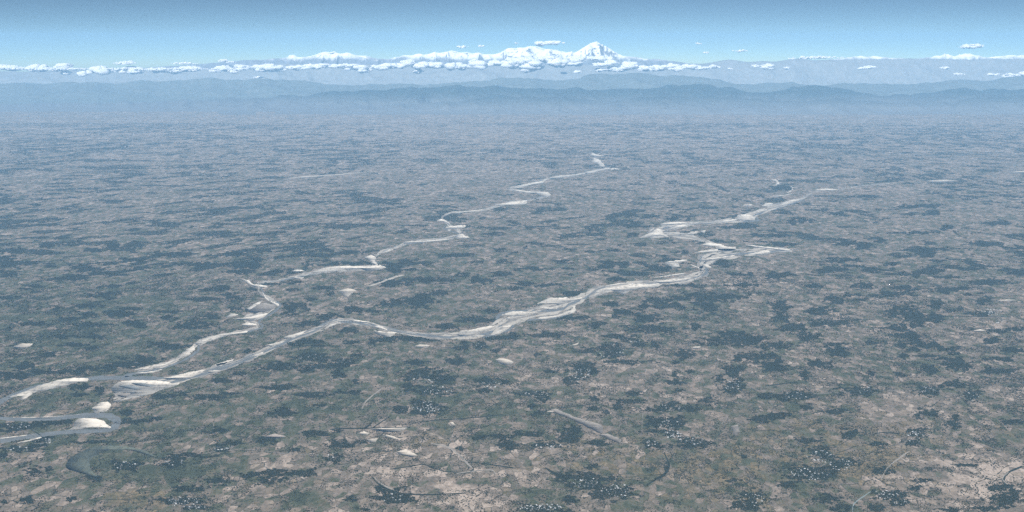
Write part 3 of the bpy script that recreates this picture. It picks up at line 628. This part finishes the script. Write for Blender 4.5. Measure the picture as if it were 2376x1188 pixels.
VILLAGES = [(990,945,34,14,46),(1015,905,36,10,20),(985,880,30,10,14),(1136,893,26,8,18),(1419,816,30,18,18),(1345,865,26,14,18),(1335,880,20,8,10),(1245,915,30,8,10),(1700,893,20,14,22),(1555,945,26,8,8),(1562,1008,20,10,25),
 (1545,985,30,12,12),(1604,1022,30,10,14),(1360,1120,32,14,26),(1430,1140,36,16,26),(1258,1178,56,9,40),(1745,1160,30,14,18),(1846,919,30,8,10),(2154,905,22,9,14),(2000,905,24,8,10),(2256,920,16,10,8),(1902,1060,30,14,20),
 (1952,1080,36,14,18),(1880,1100,46,14,28),(2057,1148,30,12,18),(2125,1015,20,14,14),(2299,724,24,8,34),(2320,745,14,6,8),(922,1155,40,14,10),(773,1058,16,10,8),(425,1165,36,12,30),(454,1180,26,6,12),(293,1080,30,10,12),
 (404,1072,22,8,8),(100,1025,24,8,14),(40,988,30,7,12),(44,1042,36,6,10),(520,1040,24,6,10),(1273,1035,30,8,10),(1510,1030,20,8,8),(1484,790,30,8,10),(722,830,30,8,8),(803,838,20,8,6),(1110,800,20,6,6),(2090,1165,16,8,8)]

LANDMARKS = [(1170,840,'the ring-shaped pale sand patch'), (215,1075,'the crescent oxbow lake'), (215,985,'the half-moon sandbar'), (330,903,'the broad streaky sand flat'), (800,752,'the arch of the main river'),
 (1140,765,'the S bend sandbars'), (1470,667,'the widest sandbar'), (1565,612,'the claw-shaped sandbar'), (1345,975,'the wedge-shaped field'), (900,998,'the longest white strip'), (945,1052,'the diamond-shaped field'),
 (1040,1110,'the pink fields at bottom centre'), (2235,1108,'the pink fields at bottom right'), (2340,1100,'the black winding creek'), (990,945,'the densest white-roofed town'), (1258,1180,'the white roofs at the bottom edge'),
 (2299,724,'the dotted town near the right edge'), (1614,806,'the small oval white patch'), (52,803,'the pale blotch at the left edge'), (870,620,'the arrow-shaped sand fan'), (605,712,'the teardrop river island'),
 (1545,1085,'the dark hairpin stream'), (1240,445,'the pale river tongue'), (1735,505,'the rounded square sandbar'), (806,678,'the pale lumpy clearing'), (1070,530,'the C shaped sandbar'), (2376,1000,'the right edge, lower third'),
 (2090,1055,'the light field track'), (1980,1165,'the light bottom canal'), (1270,705,'the large hooked sandbar'), (2150,735,'the three-lobed right-hand woods'), (400,835,'the smooth tributary sandbar'), (0,620,'the left edge at mid height'),
 (2376,600,'the right edge at mid height'), (690,1165,'the deep green field'), (1419,816,'the round right-centre village'), (638,1012,'the pinkish pale field'), (1706,900,'the small white-roofed village'), (2000,905,'the right-hand plain village'), (1850,1075,'the largest dark right-hand woods'),
 (500,1000,'the green lower-left plain'), (640,600,'the left middle plain')]
ORD = ['nearest', 'second', 'third', 'fourth', 'fifth', 'sixth', 'seventh', 'eighth', 'ninth', 'tenth', 'eleventh', 'twelfth', 'thirteenth', 'fourteenth', 'fifteenth', 'sixteenth', 'seventeenth', 'eighteenth', 'nineteenth', 'twentieth']
def locate(items):
    """for each (cx, cy): (ordinal, direction, landmark), unique over the list"""
    slots = {}
    for n, (x, y) in enumerate(items):
        best = min(range(len(LANDMARKS)), key=lambda k: (x - LANDMARKS[k][0]) ** 2 + (2.2 * (y - LANDMARKS[k][1])) ** 2)
        lx, ly, nm = LANDMARKS[best]; dx, dy = x - lx, 2.2 * (y - ly)
        d = ('right of' if dx > 0 else 'left of') if abs(dx) > abs(dy) else ('below' if dy > 0 else 'above')
        slots.setdefault((best, d), []).append((math.hypot(dx, dy), n))
    out = {}
    for (b, d), l in slots.items():
        for k, (q, n) in enumerate(sorted(l)): out[n] = (ORD[min(k, 19)], d, LANDMARKS[b][2])
    return out

rgl = np.random.default_rng(11)
def grove_points(cx, cy, rx, ry, seed):
    rg = np.random.default_rng(seed)
    n0 = 16000
    q = np.sqrt(rg.uniform(0, 1, n0)) * 1.65; a = rg.uniform(0, 6.283, n0)
    px = cx + q * np.cos(a) * rx; py = cy + q * np.sin(a) * ry
    n1 = fbm((px + seed * 31.7) / (rx * .5 + 3), (py + seed * 17.1) / (ry * .55 + 1.2), 7, 2) - .5
    n2 = fbm((px + seed * 3.7) / 8.5, (py + seed * 7.1) / 3.6, 9, 4, .65) - .5
    keep = (1.5 * n1 + 2.3 * n2 - .95 * (q - .98) + rg.uniform(-.08, .08, n0) > 0) & dry(px, py)
    px, py = px[keep], py[keep]
    if len(px) < 6: return None
    P = ground_at(px, py)
    m, s = mpp_at(P[:1])
    r0 = max(9.0, 1.15 * float(m[0])); h0 = min(max(.8 * r0, 9.0), 17.0)
    e = math.pi * (r0 / m[0]) ** 2 * s[0] + 1.4 * r0 * h0 / m[0] ** 2
    want = int(4.0 * math.pi * rx * ry * 2.72 * (len(px) / n0) / e)
    P = P[:max(8, min(want, len(P)))]
    return P[:, :2], r0 * rg.uniform(.5, 1.35, len(P)), h0 * rg.uniform(.65, 1.25, len(P))

GROVES.sort(key=lambda g: -g[2] * g[3])
own, rest = GROVES[:285], GROVES[285:]
where = locate([(g[0], g[1]) for g in own])
for n, (cx, cy, rx, ry) in enumerate(own):
    g = grove_points(cx, cy, rx, ry, 1000 + n)
    if g is None: continue
    o = recentre(crowns('tree_grove', g[0], g[1], g[2], 2000 + n, m_tree))
    vil = any(abs(cx - v[0]) < .6 * (v[2] + rx) and abs(cy - v[1]) < .6 * (v[3] + ry) and v[4] >= 10 for v in VILLAGES)
    size = 'large' if rx * ry > 330 else ('mid-sized' if rx * ry > 140 else 'small')
    shape = 'long thin' if rx / ry > 6.5 else ('broad' if rx / ry > 3.4 else 'rounded')
    od, di, lm = where[n]
    tag(o, f"{size} {shape} dark grove{' with roofs' if vil else ''}, {od} {di} {lm}", 'tree grove', 'dark tree groves on the plain')

def wood_mask(x, y, seed=5):
    """where the farther woods stand: clumps about a kilometre wide, strung along old river lines"""
    c, s = math.cos(.66), math.sin(.66)
    u, v = (x * c + y * s), (-x * s + y * c)
    wx = (fbm(x / 9000, y / 9000, 91, 2) - .5) * 5000; wy = (fbm(x / 9000, y / 9000, 95, 2) - .5) * 5000
    left = fbm((u + wx) / 1300, (v + wy) / 900, seed, 5, .62)
    right = fbm((x + wx) / 1050, (y + wy) / 1150, seed + 30, 5, .62)
    t = 1 / (1 + np.exp((x + 4000) / 5000))
    return left * t + right * (1 - t) + .25 * (fbm(x / 14000, y / 14000, 77, 2) - .5)

def scatter(n, y0, y1, thr, soft, seed, k_r, kx=1.0):
    rg = np.random.default_rng(seed)
    px = rg.uniform(-60, W + 60, n); py = y0 + (y1 - y0) * rg.uniform(0, 1, n)
    P = ground_at(px, py); w = wood_mask(P[:, 0], P[:, 1])
    keep = (w + rg.uniform(-soft, soft, n) > thr(py)) & dry(px, py)
    P = P[keep]; m, s = mpp_at(P)
    r = k_r * m * rg.uniform(.6, 1.4, len(P))
    return P, r, np.clip(.55 * r, 7, 17) * rg.uniform(.7, 1.25, len(P))

P, r, h = scatter(900000, 286, 640, lambda y: np.interp(y, [286, 420, 560, 640], [.565, .57, .585, .605]), .012, 21, 1.5)
o = crowns('distant_woods', P[:, :2], r, h, 22, m_tree, True); tag(o, 'dark woods fading into haze across the far plain', 'woods', kind='stuff')
rg = np.random.default_rng(27); n = 340000
px = rg.uniform(-40, W + 40, n); py = 590 + 605 * rg.uniform(0, 1, n); P3 = ground_at(px, py)
keep = (fbm(P3[:, 0] / 330, P3[:, 1] / 330, 63, 3, .6) + .25 * (fbm(P3[:, 0] / 3000, P3[:, 1] / 3000, 67, 2) - .5) > .595) & dry(px, py); P3 = P3[keep]; m3 = mpp_at(P3)[0]
r3 = 1.15 * m3 * rg.uniform(.6, 1.3, len(P3)); h3 = np.clip(.7 * r3, 6, 15)
pts = [grove_points(*g, 5000 + n) for n, g in enumerate(rest)]; pts = [g for g in pts if g]
P2, r2, h2 = scatter(420000, 600, 1195, lambda y: np.interp(y, [600, 760, 1195], [.605, .628, .632]), .02, 23, 1.2)
pts.append((P3[:, :2], r3, h3))
for k in range(150):                                          # tree lines along ditches and lanes
    x, y = rg.uniform(0, W), 640 + 540 * rg.uniform() ** .8; q = ground_at(np.array([x]), np.array([y]))[0]; m0 = mpp_at(q)[0]
    a, L = rg.uniform(-.5, .9) + (1.57 if rg.uniform() < .25 else 0), rg.uniform(500, 2600); t = np.arange(0, L, m0 * 1.3)
    bend = (fbm(t / 700, t * 0 + k, k, 2) - .5) * 500
    hx, hy = q[0] + np.cos(a) * t - np.sin(a) * bend, q[1] + np.sin(a) * t + np.cos(a) * bend
    ok = (fbm(t / 160, t * 0 + k, k + 9, 2) > .42) & dry(*to_px(hx, hy)); hx, hy = hx[ok], hy[ok]
    if len(hx): pts.append((np.stack([hx, hy], -1), m0 * rg.uniform(.7, 1.5, len(hx)), np.clip(.8 * m0 * rg.uniform(.6, 1.2, len(hx)), 6, 14)))
P2 = np.concatenate([P2[:, :2]] + [g[0] for g in pts]); r2 = np.concatenate([r2] + [g[1] for g in pts]); h2 = np.concatenate([h2] + [g[2] for g in pts])
o = crowns('small_copses', P2, r2, h2, 24, m_tree); tag(o, 'small dark copses and hedges between the larger groves', 'copses', kind='stuff')
rg = np.random.default_rng(31); n = 65000
px = rg.uniform(-40, W + 40, n); py = 640 + 555 * rg.uniform(0, 1, n) ** .9; P = ground_at(px, py)
keep = (fbm(P[:, 0] / 600, P[:, 1] / 600, 61, 4, .65) + rg.uniform(-.10, .10, n) > .56) & dry(px, py); P = P[keep]; m, s = mpp_at(P)
r = m * rg.uniform(.9, 2.1, len(P))
o = crowns('scattered_trees', P[:, :2], r, np.clip(.8 * r, 5, 14), 32, m_tree_l); tag(o, 'single trees and bushes sprinkled over the fields', 'trees', kind='stuff')

# ------------------------------------------------------------------ village houses
def house_mesh(name, L, Wd, hw, hr, wing):
    V, Fs, mi = [], [], []
    def gable(x0, x1, y0, y1, hw, hr):
        b = len(V); o = 1.2; ym = (y0 + y1) / 2
        V.extend([(x0, y0, 0), (x1, y0, 0), (x1, y1, 0), (x0, y1, 0), (x0, y0, hw), (x1, y0, hw), (x1, y1, hw), (x0, y1, hw), (x0, ym, hw + hr), (x1, ym, hw + hr)])
        for f in [(0, 1, 5, 4), (2, 3, 7, 6), (1, 2, 6, 9, 5), (3, 0, 4, 8, 7)]: Fs.append([b + i for i in f]); mi.append(1)
        b = len(V)
        V.extend([(x0 - o, y0 - o, hw - .3), (x1 + o, y0 - o, hw - .3), (x1 + o, ym, hw + hr + .25), (x0 - o, ym, hw + hr + .25), (x0 - o, y1 + o, hw - .3), (x1 + o, y1 + o, hw - .3)])
        Fs.append([b, b + 1, b + 2, b + 3]); Fs.append([b + 3, b + 2, b + 5, b + 4]); mi.extend([0, 0])
    gable(-L / 2, L / 2, -Wd / 2, Wd / 2, hw, hr)
    if wing: gable(L / 2 + 2, L / 2 + 2 + wing, -Wd * .9, Wd * .2, hw * .8, hr * .8)
    me = bpy.data.meshes.new(name); me.from_pydata(V, [], Fs); me.materials.append(m_roof); me.materials.append(m_wall)
    me.polygons.foreach_set('material_index', mi); me.update()
    return me
rl = np.random.default_rng(77); VP = np.array([(v[0], v[1]) for v in VILLAGES], float); done = set()
for i in range(len(VP)):                                      # narrow lanes from village to village
    d = np.hypot(VP[:, 0] - VP[i, 0], 2.4 * (VP[:, 1] - VP[i, 1])); j = int(np.argsort(d)[1])
    if (min(i, j), max(i, j)) in done or d[j] > 330: continue
    done.add((min(i, j), max(i, j))); nrm = rl.uniform(-.18, .18)
    t = np.linspace(0, 1, 6)[:, None]; q = VP[i] * (1 - t) + VP[j] * t
    q = q + np.stack([rl.normal(0, 5, 6), rl.normal(0, 2, 6)], -1) * np.sin(t * np.pi)
    tag(ribbon('path', [(x, y, 1.1) for x, y in q], 2.3, m_fallow, .8, 520 + i, mask=False), kind='structure')
kinds = [house_mesh('house', 26, 13, 5, 4.5, 0), house_mesh('house', 20, 12, 5, 4, 12), house_mesh('house', 34, 14, 6, 4.5, 0), house_mesh('house', 16, 12, 6, 4, 0)]
rg = np.random.default_rng(51)
vw = locate([(v[0], v[1]) for v in VILLAGES])
spots = []
for n, (cx, cy, rx, ry, k) in enumerate(VILLAGES):
    for _ in range(int(k * 1.5)):
        q, a = math.sqrt(rg.uniform()) , rg.uniform(0, 6.283)
        x, y = cx + q * rx * math.cos(a), cy + q * ry * math.sin(a)
        if dry([x], [y])[0]: spots.append((y, x, n))
spots.sort(reverse=True)
stuffV, stuffF, base = [], [], 0
for i, (y, x, n) in enumerate(spots):
    p = ground_at(np.array([x]), np.array([y]))[0]
    rot = rg.uniform(0, 3.14) if rg.uniform() < .3 else rg.choice([.25, .25 + 1.57]) + rg.normal(0, .12); sc = rg.uniform(.6, 1.25)
    lift = float(rg.uniform(3, 9))
    if i < 298:
        o = bpy.data.objects.new('house', kinds[rg.integers(4)]); C.objects.link(o)
        o.location = (p[0], p[1], 0); o.rotation_euler = (0, 0, rot); o.scale = (sc, sc, sc * 1.7)
        od, di, lm = vw[n]
        tag(o, f"tiny pale-roofed house in the village {od} {di} {lm}", 'house', f"houses of the village {od} {di} {lm}")
    else:
        me = kinds[rg.integers(4)]
        co = np.array([v.co[:] for v in me.vertices]) * [sc * 1.15, sc * 1.15, sc * 2]
        c, s = math.cos(rot), math.sin(rot)
        co = np.stack([co[:, 0] * c - co[:, 1] * s + p[0], co[:, 0] * s + co[:, 1] * c + p[1], co[:, 2]], -1)
        stuffV.append(co); stuffF += [([base + j for j in f.vertices], f.material_index) for f in me.polygons]; base += len(co)
me = bpy.data.meshes.new('far_houses'); me.from_pydata(np.concatenate(stuffV).tolist(), [], [f[0] for f in stuffF]); me.materials.append(m_roof); me.materials.append(m_wall)
me.polygons.foreach_set('material_index', [f[1] for f in stuffF]); me.update()
o = bpy.data.objects.new('far_houses', me); C.objects.link(o); tag(o, 'pale specks of more distant village houses', 'houses', kind='stuff')

# ------------------------------------------------------------------ hills and mountains
def mountain_range(name, crest, dist, front, back, seed, mat, rough, wl, nx=900, ny=90, crest_jit=.0, jpx=8.0):
    """crest: (px, py) points of the skyline; the land climbs from the front foot to the crest and falls again behind"""
    crest = np.array(crest, float)
    px = np.linspace(-140, W + 140, nx)
    cy = np.interp(px, crest[:, 0], crest[:, 1]) + jpx * ((fbm(px / 55, px * 0 + seed, seed, 5, .6) - .5) * 2)
    top = plane_at(px, cy, dist); X0 = top[:, 0]; Z0 = top[:, 2]
    t = np.concatenate([np.linspace(0, 1, int(ny * .72)), 1 + np.linspace(0, 1, int(ny * .28) + 1)[1:]])
    Y = np.where(t < 1, front + (dist - front) * t, dist + (back - dist) * (t - 1))
    X = X0[None, :] * (Y / dist)[:, None]; YY = np.repeat(Y[:, None], nx, 1)
    env = np.where(t < 1, t ** 1.15, 1 - (t - 1) ** 1.2 * .9)[:, None]
    rn = ridged(X / wl, YY / wl, seed, 6)
    mod = (1 - np.abs(2 * np.clip(env, 0, 1) - 1)) ** .6
    wand = (fbm(X / (wl * 3), YY / (wl * 3), seed + 50, 3) - .5)
    Z = Z0[None, :] * (env * (1 + wand * .35 * mod) + rough * mod * (rn - .42))
    Z += Z0[None, :] * crest_jit * (ridged(X / (wl * .45), YY / (wl * .45), seed + 9, 4) - .4) * np.clip(env, 0, 1) ** 2
    Z[0, :] = -20
    Z = np.where(Z < -20, -20, Z)
    V = np.stack([X, YY, Z], -1).reshape(-1, 3); r, c = X.shape
    i = (np.arange(r - 1)[:, None] * c + np.arange(c - 1)[None, :]).ravel()
    o = mesh_obj(name, V, np.stack([i, i + 1, i + c + 1, i + c], -1), 4, mat, True)
    return tag(o, kind='structure')

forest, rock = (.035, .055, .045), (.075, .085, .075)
m_hill = mountain_material('forested_hill', None, None, (.020, .032, .026), (.038, .045, .040), (.125, .125, .122))  # last colour is the painted haze at the hill foot
m_hill_b = mountain_material('hazed_hill', None, None, (.06, .08, .07), (.10, .11, .10), (.14, .135, .125))  # tone and foot paled with painted haze
m_hill_c = mountain_material('hazed_ridge', None, None, (.085, .10, .09), (.115, .125, .115))  # paler than the front hills: distance haze mixed into the colour
m_far = mountain_material('hazed_far_ridge', None, None, (.16, .17, .165), (.20, .205, .20))  # lighter still, the thicker haze of this range painted in
m_snow = mountain_material('snow_peak', 5300, 6500, (.12, .135, .15), (.18, .195, .215))
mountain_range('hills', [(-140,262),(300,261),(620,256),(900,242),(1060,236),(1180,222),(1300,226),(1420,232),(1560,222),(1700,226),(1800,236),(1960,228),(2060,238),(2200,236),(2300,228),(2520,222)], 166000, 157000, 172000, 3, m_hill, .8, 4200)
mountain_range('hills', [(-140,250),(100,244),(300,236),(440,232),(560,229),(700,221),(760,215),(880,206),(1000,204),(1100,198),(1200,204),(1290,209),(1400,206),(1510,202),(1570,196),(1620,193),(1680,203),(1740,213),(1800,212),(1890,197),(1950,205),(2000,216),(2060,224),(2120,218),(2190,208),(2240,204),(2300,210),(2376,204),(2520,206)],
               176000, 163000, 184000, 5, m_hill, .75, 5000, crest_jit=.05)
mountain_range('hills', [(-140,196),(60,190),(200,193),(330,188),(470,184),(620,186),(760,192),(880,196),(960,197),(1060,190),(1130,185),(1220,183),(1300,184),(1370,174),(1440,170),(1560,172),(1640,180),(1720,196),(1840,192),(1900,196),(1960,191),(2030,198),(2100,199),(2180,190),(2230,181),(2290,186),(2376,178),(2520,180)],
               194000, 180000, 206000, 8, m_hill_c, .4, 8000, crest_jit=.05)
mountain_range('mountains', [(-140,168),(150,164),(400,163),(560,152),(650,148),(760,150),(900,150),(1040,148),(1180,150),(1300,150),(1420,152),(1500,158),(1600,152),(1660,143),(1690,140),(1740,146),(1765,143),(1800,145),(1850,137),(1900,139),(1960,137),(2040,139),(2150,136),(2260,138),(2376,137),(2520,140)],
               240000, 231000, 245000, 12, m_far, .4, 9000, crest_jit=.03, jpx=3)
mountain_range('snow_mountains', [(-140,172),(300,160),(480,148),(560,140),(600,139),(640,136),(664,133),(672,128),(681,126),(690,131),(702,132),(718,130),(730,127),(744,122),(755,119.5),(764,120),(775,119),(784,123),(792,124),(805,123),(815,126),(826,129),(848,129),(862,133),(872,135),(900,137),(925,131),(940,127),(955,129),(968,125),
  (985,127),(998,125),(1010,122),(1022,124),(1032,121),(1045,118),(1056,119),(1066,122),(1080,121),(1095,124),(1110,122),(1120,126),(1150,126),(1164,120),(1176,113),(1186,111),(1198,112),(1210,110),(1222,108),(1234,105),(1246,107),(1256,110),(1264,112),(1276,114),(1290,116),(1304,119),(1318,121),(1332,121),(1342,116),(1352,110),(1362,104),(1372,99),(1380,97),(1386,96),(1393,100),(1400,105),(1406,106),(1414,111),(1424,118),(1433,125),(1445,129),(1470,132),(1500,137),(1530,137),
  (1600,147),(1700,149),(1800,148),(1900,140),(1950,137),(1985,131),(2000,130),(2012,132),(2030,130),(2048,132),(2065,134),(2120,137),(2160,133),(2170,129),(2182,129),(2192,124),(2204,127),(2215,131),(2226,127),(2240,124),(2252,125),(2262,129),(2290,134),(2315,131),(2330,129),(2345,127),(2362,129),(2376,128),(2400,127),(2520,133)],
  254000, 246000, 264000, 17, m_snow, .52, 3000, nx=2200, ny=150, crest_jit=.03, jpx=1.5)

# ------------------------------------------------------------------ clouds
def ico():
    import bmesh
    b = bmesh.new(); bmesh.ops.create_icosphere(b, subdivisions=2, radius=1)
    v = np.array([x.co[:] for x in b.verts]); f = np.array([[q.index for q in x.verts] for x in b.faces]); b.free(); return v, f
ICO_V, ICO_F = ico()
def cloud(label, blobs, dist, seed, group=None, k=1.0):
    rg = np.random.default_rng(seed); Vs, Fs, base = [], [], 0
    sc = dist / F
    for cx, cy, rx, ry in blobs:
        c = plane_at(np.array([cx]), np.array([cy]), dist)[0]
        n = int((12 + 1.0 * rx) * k)
        for _ in range(n):
            u = rg.normal(0, .42); u = max(-1, min(1, u)); room = math.sqrt(max(.03, 1 - u * u))
            v = rg.uniform(-.6, .65) * room
            s = rg.uniform(.3, 1.0) * ry * room ** .5 * sc
            s = max(s, 70.0)
            q = np.array([s * rg.uniform(1.1, 2.4), s * rg.uniform(.9, 1.4), s * rg.uniform(.6, .95)])
            p = c + np.array([u * rx * sc, rg.uniform(-1, 1) * 1.5 * ry * sc, v * ry * sc])
            d = 1 + .22 * (fbm(ICO_V[:, 0] * 1.7 + rg.uniform(0, 99), ICO_V[:, 2] * 1.7 + ICO_V[:, 1] * 1.3 + rg.uniform(0, 99), seed, 3) - .5) * 2
            Vs.append(ICO_V * d[:, None] * q + p); Fs.append(ICO_F + base); base += len(ICO_V)
    o = recentre(mesh_obj('cloud', np.concatenate(Vs), np.concatenate(Fs).ravel(), 3, m_cloud, True))
    return tag(o, label, 'cloud', group)

BAND = 'clouds banked along the mountain front'
CLOUDS = [
 ('thin ragged streak of cloud behind the far left puffs', [(30,159,44,2.6),(100,160,50,2.6),(170,160,44,2.4)]), ('thin ragged streak of cloud behind the left-centre puffs', [(280,160,44,2.6),(360,161,50,2.8),(430,160,50,2.6)]), ('thin ragged streak of cloud before the long flat cloud', [(520,160,40,2.6),(590,158,44,3),(660,157,40,2.6)]),
 ('flat white cloud at the left end of the cloud band', [(14,156,30,5),(34,158,14,5)]), ('puffy cloud second from the left end of the band', [(86,158,24,7),(100,161,10,6)]),
 ('upright puff third from the left end of the band', [(148,156,14,7),(132,160,12,5)]), ('small white ball just under the third band puff', [(152,169,7,5)]), ('lowest white ball hanging under the left band', [(189,171,9,5),(196,173,6,3)]),
 ('tiny puff between the white ball and tall left cloud', [(209,168,5,4)]), ('tall billowing cloud in the left part of the band', [(236,163,18,8),(246,167,10,5),(228,158,10,5)]),
 ('thin pale cloud floating above the left band', [(290,147,22,3),(298,145,10,3)]), ('round white cloud under the thin pale cloud', [(310,163,16,7),(322,166,10,4),(285,166,16,4)]),
 ('small cloud between two rounder left band clouds', [(370,163,14,5)]), ('low flat puff left of the left-centre round cloud', [(407,167,15,4)]), ('round bright cloud left of the band gap', [(447,159,15,6),(430,160,12,5)]), ('faint high wisp above the round bright cloud', [(428,147,26,2.5)]),
 ('small cloud tuft perched above the band at left centre', [(520,141,11,3),(535,144,12,2)]), ('white cloud under the perched tuft', [(518,159,15,6),(541,164,12,5),(500,164,12,3)]), ('white lump left of the long flat cloud', [(560,157,14,6)]),
 ('broad bright cloud at left centre of the band', [(610,159,20,7),(632,157,22,7),(650,162,12,4)]), ('thin detached sliver below the broad bright cloud', [(602,179,11,2),(594,180,8,1.5)]),
 ('long flat cloud below the left snow peaks', [(690,157,22,5),(722,155,22,5),(765,153,44,4),(800,152,30,3.5)]), ('thick cloud right of the long flat cloud', [(826,157,32,6),(845,163,14,5)]),
 ('ragged white cloud right of the thick cloud', [(889,155,28,6),(920,153,22,5)]), ('small heap on top of the ragged white cloud', [(946,145,14,5)]), ('long cloud under the middle snow ridge', [(984,152,32,6),(1013,152,16,6)]), ('faint puff hanging under the long middle cloud', [(969,166,10,4)]),
 ('streaky cloud clinging to the middle snow ridge', [(1050,153,16,8),(1072,156,12,5)]), ('slanting cloud left of the great snow massif', [(1109,153,16,8),(1101,142,8,4)]), ('bright cloud bank below the left of the massif', [(1150,147,18,6),(1190,149,32,7),(1205,139,30,6)]),
 ('deep bright cloud under the middle of the massif', [(1232,152,22,10),(1223,163,14,5)]), ('cloud bank between the massif and its right peak', [(1295,148,24,8),(1332,146,20,6),(1340,136,24,5),(1275,138,28,6)]), ('cloud bank at the foot of the right peak', [(1410,145,22,6),(1390,150,14,5),(1395,136,28,5)]),
 ('low cloud strip under the right peak', [(1392,163,18,4),(1433,160,24,5)]), ('tall ragged cloud right of the right peak', [(1461,152,14,7),(1492,159,13,6)]), ('tiny low puff under the massif, left one', [(1308,170,6,2.5)]), ('tiny low puff under the massif, right one', [(1339,167,11,3)]),
 ('long white cloud right of the snow massif', [(1530,158,26,6),(1562,157,22,6)]), ('flat white cloud at the right end of the band', [(1598,156,30,5),(1628,158,14,4)]), ('small bright cloud at the last right band end', [(1653,156,15,4)]),
 ('lone bright cloud against the blue right ridge', [(1781,155,13,6)]), ('faint smudge left of the lone bright cloud', [(1752,153,9,3)]), ('faint dot right of the lone bright cloud', [(1825,158,5,3)]), ('faint dot between band end and lone cloud', [(1694,160,5,2)]),
 ('slanting streak of cloud on the right ridge', [(2017,156,15,3),(2000,159,8,2.5)]), ('small slanting cloud further right on the ridge', [(2194,158,11,2.6)]), ('small low cloud below the slanting small cloud', [(2226,172,11,2.6)]),
 ('flat streak left of the rightmost ridge cloud', [(2303,173,18,2.6)]), ('rightmost bright cloud on the ridge', [(2345,175,22,4.5)]), ('cloud scrap cut by the right edge', [(2378,172,7,4.5)])]
for k, (lab, b) in enumerate(CLOUDS):
    cloud(lab, [(x, y, rx * 1.12, ry * 1.15) for x, y, rx, ry in b], 214500 + (k * 37 % 9) * 550, 700 + k, BAND)
SKY = [('flat lens cloud floating over the great massif', [(1278,99,32,5),(1252,102,14,5)]), ('small white cloud above the middle snow ridge', [(1073,109,15,3)]), ('ragged small cloud right of the small white cloud', [(1115,106,10,3.5)]), ('tiny wisp left of the lens cloud', [(1198,100,6,1.6)]),
       ('lone lens cloud high in the right sky', [(2259,107,26,5),(2240,110,16,3)]), ('thin slanted wisp in the sky right of centre', [(1717,118,18,2.6)]), ('topmost faint puff right of the massif', [(1620,101,7,2.2)]), ('faint wisp below the topmost faint puff', [(1638,122,8,2)]),
       ('long pale veil behind the blue right ridge', [(1900,133,60,3),(1860,136,30,2.5)])]
for k, (lab, b) in enumerate(SKY):
    cloud(lab, b, 219500 if k < 8 else 247500, 800 + k, 'small clouds in the open sky', .8)

# ------------------------------------------------------------------ haze
def build_haze():
    x, y0, y1, z0, z1 = 150000.0, -15000.0, HAZE_END, -21.0, HAZE_TOP
    V = [(sx * x, y, z) for z in (z0, z1) for sx, y in ((-1, y0), (1, y0), (1, y1), (-1, y1))]
    Fs = [(0, 3, 2, 1), (4, 5, 6, 7), (0, 1, 5, 4), (1, 2, 6, 5), (2, 3, 7, 6), (3, 0, 4, 7)]
    m = bpy.data.materials.new('haze_air'); m.use_nodes = True; n = m.node_tree.nodes; n.clear()
    out = n.new('ShaderNodeOutputMaterial'); v = n.new('ShaderNodeVolumePrincipled')
    v.inputs['Color'].default_value = (*HAZE_COLOR, 1); v.inputs['Density'].default_value = HAZE_DENSITY; v.inputs['Anisotropy'].default_value = 0.0
    m.node_tree.links.new(v.outputs[0], out.inputs['Volume'])
    o = mesh_obj('haze', np.array(V), np.array(Fs).ravel(), 4, m)
    return tag(o, 'pale blue haze over the whole plain', 'haze', kind='stuff')
build_haze()
